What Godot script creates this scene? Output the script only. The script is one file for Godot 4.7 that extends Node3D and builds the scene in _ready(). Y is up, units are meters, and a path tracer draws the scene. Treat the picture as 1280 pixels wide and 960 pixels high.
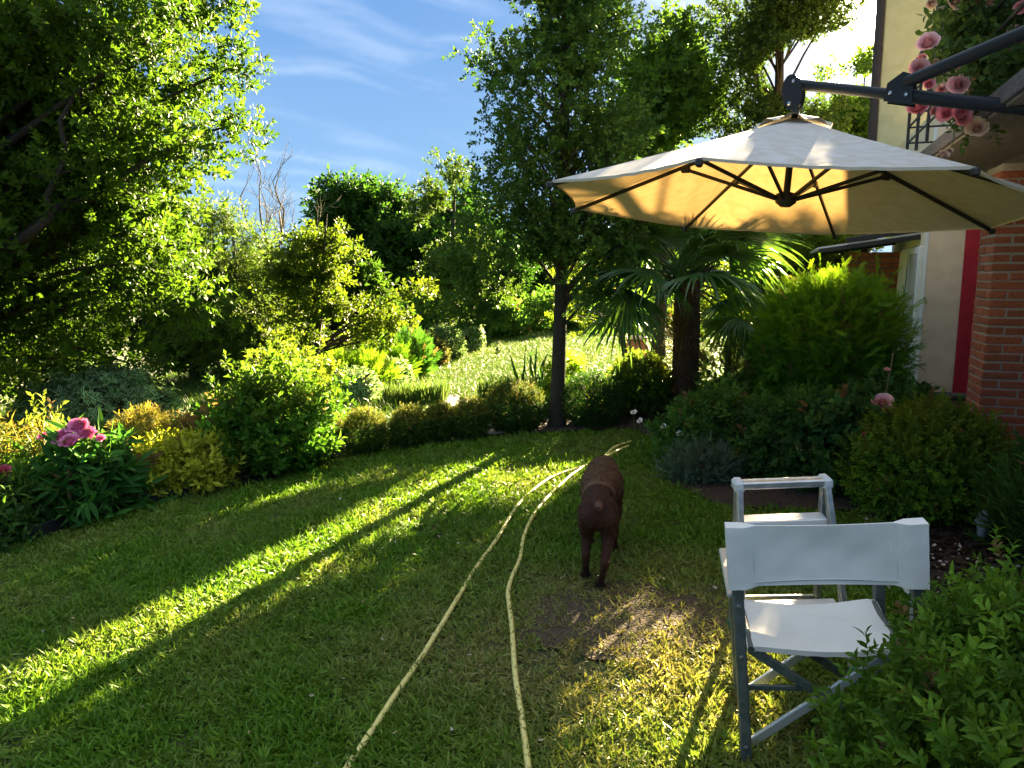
extends Node3D
# A garden in the evening: lawn with a hose and a dog, a parasol and a director's chair by the house, trees behind.

const SUN_AZ := 25.5      # degrees right of the view
const SUN_EL := 18.0
var to_sun := Vector3.ZERO
var rng := RandomNumberGenerator.new()
var bump := FastNoiseLite.new()
var mats := {}
var lit: Array[PackedVector2Array] = []   # patches of lawn that gaps between the trees leave in the sun
var lit_box: Array[Rect2] = []

# ---------------------------------------------------------------- materials
func lin(r: float, g: float, b: float) -> Color:
	return Color(r, g, b).linear_to_srgb()

func mat(called: String, c: Color, rough := 0.7, metal := 0.0) -> StandardMaterial3D:
	var m := StandardMaterial3D.new()
	m.resource_name = called
	m.albedo_color = c
	m.roughness = rough
	m.metallic = metal
	m.cull_mode = BaseMaterial3D.CULL_DISABLED
	mats[called] = m
	return m

func leaf_mat(called: String, rough := 0.5, back := 1.0, tint := Color(1, 1, 1), spec := 0.4) -> StandardMaterial3D:
	var m := mat(called, tint, rough)
	m.vertex_color_use_as_albedo = true
	m.metallic_specular = spec
	m.backlight_enabled = true
	m.backlight = Color(back, back, back * 0.55).linear_to_srgb()
	return m

func noise_tex(freq: float, cols: Array, offs: Array, sd := 1, size := 512, octaves := 4) -> NoiseTexture2D:
	var n := FastNoiseLite.new()
	n.seed = sd
	n.frequency = freq
	n.fractal_octaves = octaves
	var t := NoiseTexture2D.new()
	t.width = size
	t.height = size
	t.seamless = true
	t.noise = n
	var gr := Gradient.new()
	gr.offsets = PackedFloat32Array(offs)
	gr.colors = PackedColorArray(cols)
	t.color_ramp = gr
	return t

func bump_tex(freq: float, sd := 3, size := 512, octaves := 4) -> NoiseTexture2D:
	return noise_tex(freq, [Color.BLACK, Color.WHITE], [0.0, 1.0], sd, size, octaves)

func tri_planar(m: StandardMaterial3D, scale: float, tex: Texture2D, relief: Texture2D = null, depth := 0.3, world := true) -> StandardMaterial3D:
	m.uv1_triplanar = true
	m.uv1_world_triplanar = world
	m.uv1_scale = Vector3.ONE * scale
	if tex:
		m.albedo_texture = tex
	if relief:
		m.heightmap_enabled = true
		m.heightmap_texture = relief
		m.heightmap_scale = depth
	return m

# ---------------------------------------------------------------- mesh builder
class MB:
	var v := PackedVector3Array()
	var n := PackedVector3Array()
	var c := PackedColorArray()
	var ink := Color.WHITE
	var colored := false
	func tri(a: Vector3, b: Vector3, d: Vector3) -> void:
		var m := (d - a).cross(b - a).normalized()
		v.append(a); v.append(b); v.append(d)
		n.append(m); n.append(m); n.append(m)
		if colored:
			c.append(ink); c.append(ink); c.append(ink)
	func quad(a: Vector3, b: Vector3, d: Vector3, e: Vector3) -> void:
		tri(a, b, d)
		tri(a, d, e)
	func tri_n(a: Vector3, b: Vector3, d: Vector3, na: Vector3, nb: Vector3, nd: Vector3) -> void:
		if (d - a).cross(b - a).dot(na + nb + nd) < 0:
			v.append(a); v.append(d); v.append(b)
			n.append(na); n.append(nd); n.append(nb)
		else:
			v.append(a); v.append(b); v.append(d)
			n.append(na); n.append(nb); n.append(nd)
		if colored:
			c.append(ink); c.append(ink); c.append(ink)
	func tri_out(a: Vector3, b: Vector3, d: Vector3, from: Vector3) -> void:
		if (d - a).cross(b - a).dot((a + b + d) / 3.0 - from) < 0:
			tri(a, d, b)
		else:
			tri(a, b, d)
	func quad_out(a: Vector3, b: Vector3, d: Vector3, e: Vector3, from: Vector3) -> void:
		tri_out(a, b, d, from)
		tri_out(a, d, e, from)
	# a box with chamfered edges
	func box(at: Vector3, size: Vector3, bevel := 0.003, basis := Basis()) -> void:
		var h := size / 2.0
		var k := minf(bevel, minf(h.x, minf(h.y, h.z)) * 0.6)
		var p := func(sx: float, sy: float, sz: float, axis: int) -> Vector3:
			var q := Vector3(sx * (h.x - (0.0 if axis == 0 else k)), sy * (h.y - (0.0 if axis == 1 else k)), sz * (h.z - (0.0 if axis == 2 else k)))
			return at + basis * q
		for s in [-1.0, 1.0]:
			quad_out(p.call(s, -1, -1, 0), p.call(s, 1, -1, 0), p.call(s, 1, 1, 0), p.call(s, -1, 1, 0), at)
			quad_out(p.call(-1, s, -1, 1), p.call(1, s, -1, 1), p.call(1, s, 1, 1), p.call(-1, s, 1, 1), at)
			quad_out(p.call(-1, -1, s, 2), p.call(1, -1, s, 2), p.call(1, 1, s, 2), p.call(-1, 1, s, 2), at)
			for t in [-1.0, 1.0]:
				quad_out(p.call(s, t, -1, 0), p.call(s, t, 1, 0), p.call(s, t, 1, 1), p.call(s, t, -1, 1), at)
				quad_out(p.call(s, -1, t, 0), p.call(s, 1, t, 0), p.call(s, 1, t, 2), p.call(s, -1, t, 2), at)
				quad_out(p.call(-1, s, t, 1), p.call(1, s, t, 1), p.call(1, s, t, 2), p.call(-1, s, t, 2), at)
				for w in [-1.0, 1.0]:
					tri_out(p.call(s, t, w, 0), p.call(s, t, w, 1), p.call(s, t, w, 2), at)
	# a rectangular bar from a to b; w is measured along side, h across it
	func bar(a: Vector3, b: Vector3, w: float, h: float, side: Vector3, bevel := 0.003) -> void:
		var y := (b - a).normalized()
		var z := side.cross(y).normalized()
		var x := y.cross(z).normalized()
		box((a + b) / 2.0, Vector3(w, (b - a).length(), h), bevel, Basis(x, y, z))
	# a tube along points with a radius at each
	func tube(pts: Array, rad: Array, sides := 8, caps := true) -> void:
		var rings: Array[PackedVector3Array] = []
		var outs: Array[PackedVector3Array] = []
		var u := Vector3.ZERO
		for i in pts.size():
			var d: Vector3 = (pts[mini(i + 1, pts.size() - 1)] - pts[maxi(i - 1, 0)]).normalized()
			if i == 0:
				u = d.cross(Vector3.UP if absf(d.y) < 0.9 else Vector3.RIGHT).normalized()
			else:
				u = (u - d * u.dot(d)).normalized()
			var w := d.cross(u)
			var ring := PackedVector3Array()
			var out := PackedVector3Array()
			for k in sides:
				var a := TAU * k / sides
				var o := u * cos(a) + w * sin(a)
				out.append(o)
				ring.append(pts[i] + o * rad[i])
			rings.append(ring)
			outs.append(out)
		for i in pts.size() - 1:
			for k in sides:
				var j := (k + 1) % sides
				tri_n(rings[i][k], rings[i][j], rings[i + 1][j], outs[i][k], outs[i][j], outs[i + 1][j])
				tri_n(rings[i][k], rings[i + 1][j], rings[i + 1][k], outs[i][k], outs[i + 1][j], outs[i + 1][k])
		if caps:
			for e in [0, pts.size() - 1]:
				var o2: Vector3 = pts[e] - (pts[1] - pts[0] if e == 0 else pts[-2] - pts[-1]).normalized() * -0.01
				for k in sides:
					tri_out(pts[e], rings[e][k], rings[e][(k + 1) % sides], o2)
	# rows of points joined into a surface with smooth normals
	func sheet(rows: Array, closed := false) -> void:
		var nr := rows.size()
		var nc: int = rows[0].size()
		var nn: Array[PackedVector3Array] = []
		for i in nr:
			var line := PackedVector3Array()
			for j in nc:
				var jp := (j + 1) % nc if closed else mini(j + 1, nc - 1)
				var jm := (j - 1 + nc) % nc if closed else maxi(j - 1, 0)
				var a: Vector3 = rows[mini(i + 1, nr - 1)][j] - rows[maxi(i - 1, 0)][j]
				var b: Vector3 = rows[i][jp] - rows[i][jm]
				line.append(b.cross(a).normalized())
			nn.append(line)
		for i in nr - 1:
			for j in (nc if closed else nc - 1):
				var k := (j + 1) % nc
				tri_n(rows[i][j], rows[i + 1][j], rows[i + 1][k], nn[i][j], nn[i + 1][j], nn[i + 1][k])
				tri_n(rows[i][j], rows[i + 1][k], rows[i][k], nn[i][j], nn[i + 1][k], nn[i][k])
	# a lens-shaped leaf that bends along its length and folds at the midrib
	func leaf(base: Vector3, dir: Vector3, up: Vector3, length: float, width: float, fold := 0.25, curl := 0.2, segs := 2) -> void:
		var side := dir.cross(up).normalized()
		var nrm := side.cross(dir).normalized()
		var last := base
		var la := base
		var lb := base
		for i in range(1, segs + 1):
			var t := float(i) / segs
			var q := base + dir * length * t - nrm * curl * length * t * t
			if i == segs:
				tri(last, la, q)
				tri(last, q, lb)
			else:
				var w := width * 0.5 * sin(PI * pow(t, 0.8))
				var a := q + side * w + nrm * w * fold
				var b := q - side * w + nrm * w * fold
				if i == 1:
					tri(last, a, q)
					tri(last, q, b)
				else:
					quad(last, la, a, q)
					quad(last, q, b, lb)
				la = a
				lb = b
			last = q
	func mesh(m: Material) -> ArrayMesh:
		var am := ArrayMesh.new()
		var arr := []
		arr.resize(Mesh.ARRAY_MAX)
		arr[Mesh.ARRAY_VERTEX] = v
		arr[Mesh.ARRAY_NORMAL] = n
		if colored:
			arr[Mesh.ARRAY_COLOR] = c
		am.add_surface_from_arrays(Mesh.PRIMITIVE_TRIANGLES, arr)
		am.surface_set_material(0, m)
		return am

# ---------------------------------------------------------------- things and parts
func thing(called: String, label: String, category: String, at := Vector3.ZERO, group := "") -> Node3D:
	var o := Node3D.new()
	o.name = called
	add_child(o, true)
	o.position = at
	o.set_meta("label", label)
	o.set_meta("category", category)
	if group:
		o.set_meta("group", group)
	return o

func part(called: String, m: Mesh, parent: Node, kind := "") -> MeshInstance3D:
	var o := MeshInstance3D.new()
	o.name = called
	o.mesh = m
	parent.add_child(o, true)
	if kind:
		o.set_meta("kind", kind)
	return o

func built(called: String, b: MB, m: Material, parent: Node, kind := "") -> MeshInstance3D:
	return part(called, b.mesh(m), parent, kind)

func structure(called: String, m: Mesh) -> MeshInstance3D:
	var o := part(called, m, self)
	o.set_meta("kind", "structure")
	return o

func scatter(called: String, m: Mesh, where: Array[Transform3D], tint: PackedColorArray, parent: Node) -> MultiMeshInstance3D:
	var mm := MultiMesh.new()
	mm.transform_format = MultiMesh.TRANSFORM_3D
	mm.use_colors = true
	mm.mesh = m
	mm.instance_count = where.size()
	for i in where.size():
		mm.set_instance_transform(i, where[i])
		mm.set_instance_color(i, tint[i])
	var o := MultiMeshInstance3D.new()
	o.name = called
	o.multimesh = mm
	parent.add_child(o, true)
	o.set_meta("kind", "stuff")
	return o

# ---------------------------------------------------------------- the lie of the land
func height(x: float, z: float) -> float:
	var h := 0.06 * (x if x < 0.8 else 0.8 + 0.36 * tanh((x - 0.8) / 0.6))
	var d := -z - 8.5
	if d > 0:
		h += 0.004 * d
	if -z > 19:
		h -= 0.10 * minf(-z - 19, 25)
	var l := -x - 4.0
	if l > 0:
		h -= 0.12 * minf(l, 30)
	var far := Vector2(x, z).length()
	if far > 120:
		h += smoothstep(120, 700, far) * (7.0 + 9.0 * bump.get_noise_2d(x * 0.006, z * 0.006) + 4.0 * bump.get_noise_2d(x * 0.02, z * 0.02))
	return h

func on(x: float, z: float, up := 0.0) -> Vector3:
	return Vector3(x, height(x, z) + up, z)

func ground_sheet(called: String, outline: PackedVector2Array, lift: float, m: Material, step := 0.12) -> MeshInstance3D:
	# a sheet that follows the ground inside an outline
	var b := MB.new()
	var box := Rect2(outline[0], Vector2.ZERO)
	for p in outline:
		box = box.expand(p)
	var nx := int(box.size.x / step) + 1
	var nz := int(box.size.y / step) + 1
	for i in nx:
		for j in nz:
			var cell := PackedVector2Array()
			for k in [[0, 0], [1, 0], [1, 1], [0, 1]]:
				cell.append(box.position + Vector2(i + k[0], j + k[1]) * step)
			for poly in Geometry2D.intersect_polygons(cell, outline):
				for k in range(1, poly.size() - 1):
					var q := [poly[0], poly[k], poly[k + 1]]
					var w := []
					for s in q:
						w.append(on(s.x, s.y, lift))
					b.tri_n(w[0], w[1], w[2], Vector3.UP, Vector3.UP, Vector3.UP)
	return structure(called, b.mesh(m))

func sunlit(p: Vector3) -> bool:
	# whether what stands at p would shade one of the sunny patches
	var t := (p.y - 0.0) / to_sun.y
	var q := p - to_sun * t
	for i in 2:
		t = (p.y - height(q.x, q.z)) / to_sun.y
		q = p - to_sun * t
	var s := Vector2(q.x, q.z)
	# the parasol's cloth, which stands in dappled sun
	var c := Vector3(1.6815, 2.0057, -4.7819)
	var nrm := Vector3(.07143, .99665, -.03987)
	var k := (c - p).dot(nrm) / to_sun.dot(nrm)
	if (p + to_sun * k - c).length() < 1.5:
		return true
	for i in lit.size():
		if lit_box[i].has_point(s) and Geometry2D.is_point_in_polygon(s, lit[i]):
			return true
	return false

# ---------------------------------------------------------------- leaves
func rnd_dir() -> Vector3:
	var y := rng.randf_range(-1, 1)
	var a := rng.randf() * TAU
	var r := sqrt(1 - y * y)
	return Vector3(r * cos(a), y, r * sin(a))

func facing(y: Vector3, s: float) -> Basis:
	# a basis whose y axis is y, turned at random about it
	var u := y.cross(Vector3.UP if absf(y.y) < 0.95 else Vector3.RIGHT).normalized()
	var w := y.cross(u)
	var a := rng.randf() * TAU
	var x := u * cos(a) + w * sin(a)
	return Basis(x * s, y * s, x.cross(y) * s)

# a twig with leaves: n leaves along a twig of length tl, each ll long and lw wide
func sprig(sd: int, n: int, tl: float, ll: float, lw: float, spread := 0.9, fold := 0.25, curl := 0.2, segs := 2, flat := false, twig := true) -> MB:
	rng.seed = sd
	var b := MB.new()
	for i in n:
		var t := (i + 0.6) / n
		var a := i * 2.4 + rng.randf() * 0.6
		if flat:
			a = PI * (i % 2) + rng.randf_range(-0.3, 0.3)
		var out := Vector3(cos(a), 0, sin(a))
		var s := spread * (1.15 - 0.55 * t) + rng.randf_range(-0.15, 0.15)
		var dir := (out * sin(s) + Vector3.UP * cos(s)).normalized()
		var up := (Vector3.UP * 0.8 + rnd_dir() * 0.7 - out * 0.2).normalized()
		if flat:
			up = (Vector3(0, 0, 1) + rnd_dir() * 0.3).normalized()
		b.leaf(Vector3.UP * tl * t, dir, up, ll * rng.randf_range(0.7, 1.15), lw * rng.randf_range(0.8, 1.15), fold, curl * rng.randf_range(0.2, 1.6), segs)
	if twig:
		b.tube([Vector3.ZERO, Vector3.UP * tl], [ll * 0.03, ll * 0.012], 3, false)
	return b

func tint(a: Color, b: Color, light := 0.18) -> Color:
	var c := a.lerp(b, rng.randf())
	var k := 1.0 + rng.randf_range(-light, light)
	return Color(c.r * k, c.g * k, c.b * k)

# a tree: a tapered trunk, limbs that rise to clumps within the blobs of the crown, and leafy twigs round each clump
# blobs: [centre, radii, share]
func tree(o: Node3D, base: Vector3, top: Vector3, r0: float, blobs: Array, clumps: int, each: int, spread: float, leaf: Mesh, ca: Color, cb: Color, bark: Material, sd: int, opt := {}) -> void:
	rng.seed = sd
	var rise: float = opt.get("rise", 0.6)        # how steeply limbs climb
	var low: float = opt.get("low", 0.25)         # where on the trunk the limbs begin
	var size: float = opt.get("size", 1.0)
	var shell: float = opt.get("shell", 0.45)
	var bend: float = opt.get("bend", 0.04)
	var trunk := MB.new()
	var pts := []
	var rad := []
	var tall := (top - base).length()
	var wob := Vector3(rng.randf_range(-1, 1), 0, rng.randf_range(-1, 1)) * bend * tall
	for i in 13:
		var t := i / 12.0
		pts.append(base.lerp(top, t) + wob * sin(t * PI * 1.5) * t * (1.0 - 0.5 * t) + Vector3(0, -0.1 if i == 0 else 0.0, 0))
		rad.append(r0 * (pow(1 - t, 0.8) * 0.9 + 0.06) * (1.35 if i == 0 else 1.0))
	trunk.tube(pts, rad, 10)
	built("trunk", trunk, bark, o)
	var limbs := MB.new()
	var where: Array[Transform3D] = []
	var cols := PackedColorArray()
	var total := 0.0
	for bl in blobs:
		total += bl[2]
	for k in clumps:
		var pick := rng.randf() * total
		var bl = blobs[0]
		for cand in blobs:
			pick -= cand[2]
			if pick <= 0:
				bl = cand
				break
		var d := rnd_dir()
		var p: Vector3 = bl[0] + d * bl[1] * pow(rng.randf(), shell)
		if p.y < base.y + 0.3:
			continue
		var away := Vector2(p.x - base.x, p.z - base.z).length()
		var hy := clampf((p.y - away * rise - base.y) / tall, low, 0.97)
		var f := hy * 12.0
		var i0 := mini(int(f), 11)
		var a: Vector3 = pts[i0].lerp(pts[i0 + 1], f - i0)
		var ctrl := a.lerp(p, 0.55) + Vector3(0, (p - a).length() * rng.randf_range(-0.02, 0.14), 0) + rnd_dir() * 0.06 * (p - a).length()
		var curve := []
		var cr := []
		var rb: float = minf(r0 * 0.42, 0.007 + 0.012 * (p - a).length()) * lerpf(1.0, 0.6, hy) * opt.get("thick", 1.0)
		for i in 7:
			var t := i / 6.0
			curve.append(a.lerp(ctrl, t).lerp(ctrl.lerp(p, t), t))
			cr.append(rb * (1 - t * 0.85))
		if rng.randf() < opt.get("limbs", 0.8) and not (opt.get("gaps", true) and (sunlit(o.position + curve[3]) or sunlit(o.position + curve[5]))):
			limbs.tube(curve, cr, 5, false)
		var out: Vector3 = ((p - bl[0]) / (bl[1] as Vector3)).limit_length(1.0)
		var bright := rng.randf_range(0.0, 1.0)
		for s in each:
			var q := p
			if s < each * 0.3:
				q = curve[4].lerp(p, rng.randf()) + rnd_dir() * spread * 0.4 * rng.randf()
			else:
				q = p + rnd_dir() * spread * pow(rng.randf(), 0.55) * Vector3(1, opt.get("flat", 0.75), 1)
			if opt.get("gaps", true) and sunlit(o.position + q):
				continue
			var y: Vector3 = ((q - p).normalized() * 0.8 + out * 0.5 + rnd_dir() * 0.6 + Vector3(0, opt.get("lift", 0.3), 0)).normalized()
			where.append(Transform3D(facing(y, size * rng.randf_range(0.7, 1.25)), q))
			cols.append(tint(ca, cb, 0.25).lerp(ca.lerp(cb, bright), 0.5) * float(opt.get("shine", 0.9)) * Color(.95, 1.15, .9))
	for line in opt.get("boughs", []):
		var br := []
		var bp := []
		for i in (line.size() - 1) * 3 + 1:
			var k: int = mini(i / 3, line.size() - 2)
			var f: float = i / 3.0 - k
			var q: Vector3 = line[k].lerp(line[k + 1], f)
			bp.append(q + (rnd_dir() * .05 if i > 0 else Vector3.ZERO))
			br.append(lerpf(.066, .016, i / ((line.size() - 1) * 3.0)) * rng.randf_range(.9, 1.15))
		var bough := MB.new()
		bough.tube(bp, br, 8)
		built("bough", bough, bark, o)
	built("branches", limbs, bark, o, "stuff")
	scatter("crown", leaf, where, cols, o)

# a bush: twigs on and under the surface of a rounded (or, with a higher exponent, clipped) mound
func bush(o: Node3D, radii: Vector3, n: int, leaf: Mesh, ca: Color, cb: Color, sd: int, opt := {}) -> void:
	rng.seed = sd
	var e: float = opt.get("square", 2.0)
	var lump: float = opt.get("lump", 0.14)
	var size: float = opt.get("size", 1.0)
	var foot: float = opt.get("foot", 0.35)      # height of the middle, as a share of the upper radius
	var up: float = opt.get("up", 0.4)
	var wild: float = opt.get("wild", 0.5)
	var nz := FastNoiseLite.new()
	nz.seed = sd
	nz.frequency = opt.get("lumps", 1.3)
	var where: Array[Transform3D] = []
	var cols := PackedColorArray()
	var mid := Vector3(0, radii.y * foot, 0)
	var upper := radii.y * (1.0 - foot)
	for i in n:
		var d := rnd_dir()
		var k := 1.0
		if e > 2.01:
			k = 1.0 / pow(pow(absf(d.x), e) + pow(absf(d.y), e) + pow(absf(d.z), e), 1.0 / e)
		var r := 1.0 + lump * 1.6 * nz.get_noise_3dv(d * 2.0 + Vector3(sd % 17, 0, 0))
		var depth := rng.randf()
		r *= 1.0 - 0.5 * depth * depth * depth - 0.04 * rng.randf()
		var p := d * k * r
		var q := mid + Vector3(p.x * radii.x, p.y * (upper if p.y > 0 else radii.y * foot), p.z * radii.z)
		if q.y < 0.0:
			q.y = rng.randf() * 0.05
		var nn := Vector3(d.x / radii.x, d.y / upper, d.z / radii.z).normalized()
		var y := (nn * 0.7 + Vector3(0, up, 0) + rnd_dir() * wild).normalized()
		if rng.randf() < .03:
			q += (nn + Vector3(0, .6, 0)) * rng.randf_range(.03, .12) * radii.y
		where.append(Transform3D(facing(y, size * rng.randf_range(0.55, 1.35)), q))
		var c := tint(ca, cb, 0.38) * Color(1.25, 1.5, 1.2)
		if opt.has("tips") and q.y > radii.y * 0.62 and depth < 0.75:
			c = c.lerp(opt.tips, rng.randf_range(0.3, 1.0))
		if rng.randf() < .025:
			c = tint(Color(.14, .09, .04), Color(.22, .15, .06))
		cols.append(c)
	var st := MB.new()
	for i in opt.get("stems", 7):
		var a := rng.randf() * TAU
		var r := rng.randf_range(0.1, 0.6)
		var tip := Vector3(cos(a) * radii.x * r, radii.y * rng.randf_range(0.5, 0.8), sin(a) * radii.z * r)
		st.tube([Vector3(cos(a) * radii.x * 0.12, -0.05, sin(a) * radii.z * 0.12), tip * 0.5 + Vector3(0, 0.04, 0), tip], [0.012, 0.008, 0.003], 5, false)
	built("stems", st, mats.bark, o, "stuff")
	scatter("foliage", leaf, where, cols, o)

func shrub(called: String, label: String, category: String, x: float, z: float, radii: Vector3, n: int, leaf: Mesh, ca: Color, cb: Color, sd: int, group := "", opt := {}) -> Node3D:
	var o := thing(called, label, category, on(x, z), group)
	bush(o, radii, n, leaf, ca, cb, sd, opt)
	return o

# ---------------------------------------------------------------- flowers
func flower(sd: int, petals: int, r: float, open: float, ruffle := 0.03) -> ArrayMesh:
	# cupped petals in whorls, tight in the middle, the outer ones rolled back at the edge; grows along y
	rng.seed = sd
	var b := MB.new()
	b.colored = true
	for i in petals:
		var t := float(i) / (petals - 1)         # 0 inside, 1 outside
		var a := i * 2.4 + rng.randf() * 0.5
		var wide := r * lerpf(0.10, open, pow(t, 1.15))
		var tall := r * lerpf(1.0, 0.80, t) * rng.randf_range(.9, 1.08)
		var half := lerpf(1.25, 0.72, t)
		b.ink = Color(lerpf(0.95, 1.05, t), lerpf(0.75, 1.12, t), lerpf(0.78, 1.12, t))
		var rows := []
		for j in 5:
			var s := j / 4.0
			var rim := maxf(0.0, s - .7) / .3
			var row := []
			for k in 5:
				var w := (k - 2) / 2.0
				var ang := a + w * half * sin(PI * (.18 + .5 * s))
				var rad := wide * pow(sin(s * PI * .5), .75) * (1.0 + .22 * t * rim) + r * ruffle * rng.randf_range(-1, 1) * s
				var y := tall * pow(s, 1.2) * (1.0 - .16 * w * w * s) - .12 * r * t * rim * rim + r * ruffle * rng.randf_range(-1, 1) * s
				row.append(Vector3(cos(ang) * rad, y, sin(ang) * rad))
			rows.append(row)
		b.sheet(rows)
	return b.mesh(null)

func bloom(parent: Node3D, m: ArrayMesh, c: StandardMaterial3D, at: Vector3, dir: Vector3, s: float, called := "bloom") -> MeshInstance3D:
	var o := part(called, m, parent)
	o.material_override = c
	o.transform = Transform3D(facing(dir.normalized(), s), at)
	return o

# ---------------------------------------------------------------- a body as one surface: surface nets over joined capsules
func body(bones: Array, lo: Vector3, hi: Vector3, cell: float, blend: float, paint: Callable) -> MB:
	var nx := int((hi.x - lo.x) / cell) + 2
	var ny := int((hi.y - lo.y) / cell) + 2
	var nz := int((hi.z - lo.z) / cell) + 2
	var f := PackedFloat32Array()
	f.resize(nx * ny * nz)
	f.fill(1.0)
	for bo in bones:
		var a: Vector3 = bo[0]
		var b: Vector3 = bo[1]
		var ra: float = bo[2]
		var rb: float = bo[3]
		var k: float = bo[4] if bo.size() > 4 else blend
		var m := maxf(ra, rb) + k + cell * 2.0
		var p0 := (a.min(b) - Vector3.ONE * m - lo) / cell
		var p1 := (a.max(b) + Vector3.ONE * m - lo) / cell
		var ab := b - a
		var l2 := maxf(ab.length_squared(), 1e-8)
		for z in range(maxi(0, int(p0.z)), mini(nz - 1, int(p1.z) + 1) + 1):
			for y in range(maxi(0, int(p0.y)), mini(ny - 1, int(p1.y) + 1) + 1):
				for x in range(maxi(0, int(p0.x)), mini(nx - 1, int(p1.x) + 1) + 1):
					var q := lo + Vector3(x, y, z) * cell
					var t := clampf((q - a).dot(ab) / l2, 0, 1)
					var d := (q - a - ab * t).length() - lerpf(ra, rb, t)
					var i := x + nx * (y + ny * z)
					var g := f[i]
					var h := maxf(k - absf(g - d), 0.0) / k
					f[i] = minf(g, d) - h * h * k * 0.25
	var vert := {}
	var at := PackedVector3Array()
	for z in nz - 1:
		for y in ny - 1:
			for x in nx - 1:
				var i := x + nx * (y + ny * z)
				var c := [f[i], f[i + 1], f[i + nx], f[i + nx + 1], f[i + nx * ny], f[i + nx * ny + 1], f[i + nx * ny + nx], f[i + nx * ny + nx + 1]]
				var inside := 0
				for w in c:
					if w < 0:
						inside += 1
				if inside == 0 or inside == 8:
					continue
				var sum := Vector3.ZERO
				var cnt := 0
				for e in [[0, 1], [2, 3], [4, 5], [6, 7], [0, 2], [1, 3], [4, 6], [5, 7], [0, 4], [1, 5], [2, 6], [3, 7]]:
					var u: float = c[e[0]]
					var w: float = c[e[1]]
					if (u < 0) != (w < 0):
						var t := u / (u - w)
						var pa := Vector3(e[0] & 1, (e[0] >> 1) & 1, e[0] >> 2)
						var pb := Vector3(e[1] & 1, (e[1] >> 1) & 1, e[1] >> 2)
						sum += pa.lerp(pb, t)
						cnt += 1
				vert[i] = at.size()
				at.append(lo + (Vector3(x, y, z) + sum / cnt) * cell)
	var faces := []
	for i in vert:
		var z: int = i / (nx * ny)
		var y: int = (i / nx) % ny
		var x: int = i % nx
		var s := f[i] < 0
		if y > 0 and z > 0 and s != (f[i + 1] < 0):
			faces.append([vert[i], vert[i - nx], vert[i - nx - nx * ny], vert[i - nx * ny]])
		if x > 0 and z > 0 and s != (f[i + nx] < 0):
			faces.append([vert[i], vert[i - 1], vert[i - 1 - nx * ny], vert[i - nx * ny]])
		if x > 0 and y > 0 and s != (f[i + nx * ny] < 0):
			faces.append([vert[i], vert[i - 1], vert[i - 1 - nx], vert[i - nx]])
	var nn := PackedVector3Array()
	for p in at:
		var g := (p - lo) / cell
		var x := clampi(int(g.x), 1, nx - 3)
		var y := clampi(int(g.y), 1, ny - 3)
		var z := clampi(int(g.z), 1, nz - 3)
		var fr := g - Vector3(x, y, z)
		var grad := Vector3.ZERO
		for k in 8:
			var o := Vector3i(k & 1, (k >> 1) & 1, k >> 2)
			var w := (fr.x if o.x else 1 - fr.x) * (fr.y if o.y else 1 - fr.y) * (fr.z if o.z else 1 - fr.z)
			var j := (x + o.x) + nx * ((y + o.y) + ny * (z + o.z))
			grad += Vector3(f[j + 1] - f[j - 1], f[j + nx] - f[j - nx], f[j + nx * ny] - f[j - nx * ny]) * w
		nn.append(grad.normalized())
	var b := MB.new()
	b.colored = true
	for q in faces:
		for tr in [[0, 1, 2], [0, 2, 3]]:
			var i0: int = q[tr[0]]
			var i1: int = q[tr[1]]
			var i2: int = q[tr[2]]
			var flip := (at[i2] - at[i0]).cross(at[i1] - at[i0]).dot(nn[i0] + nn[i1] + nn[i2]) < 0
			for k in ([i0, i2, i1] if flip else [i0, i1, i2]):
				b.v.append(at[k])
				b.n.append(nn[k])
				b.c.append(paint.call(at[k], nn[k]))
	return b

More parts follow.
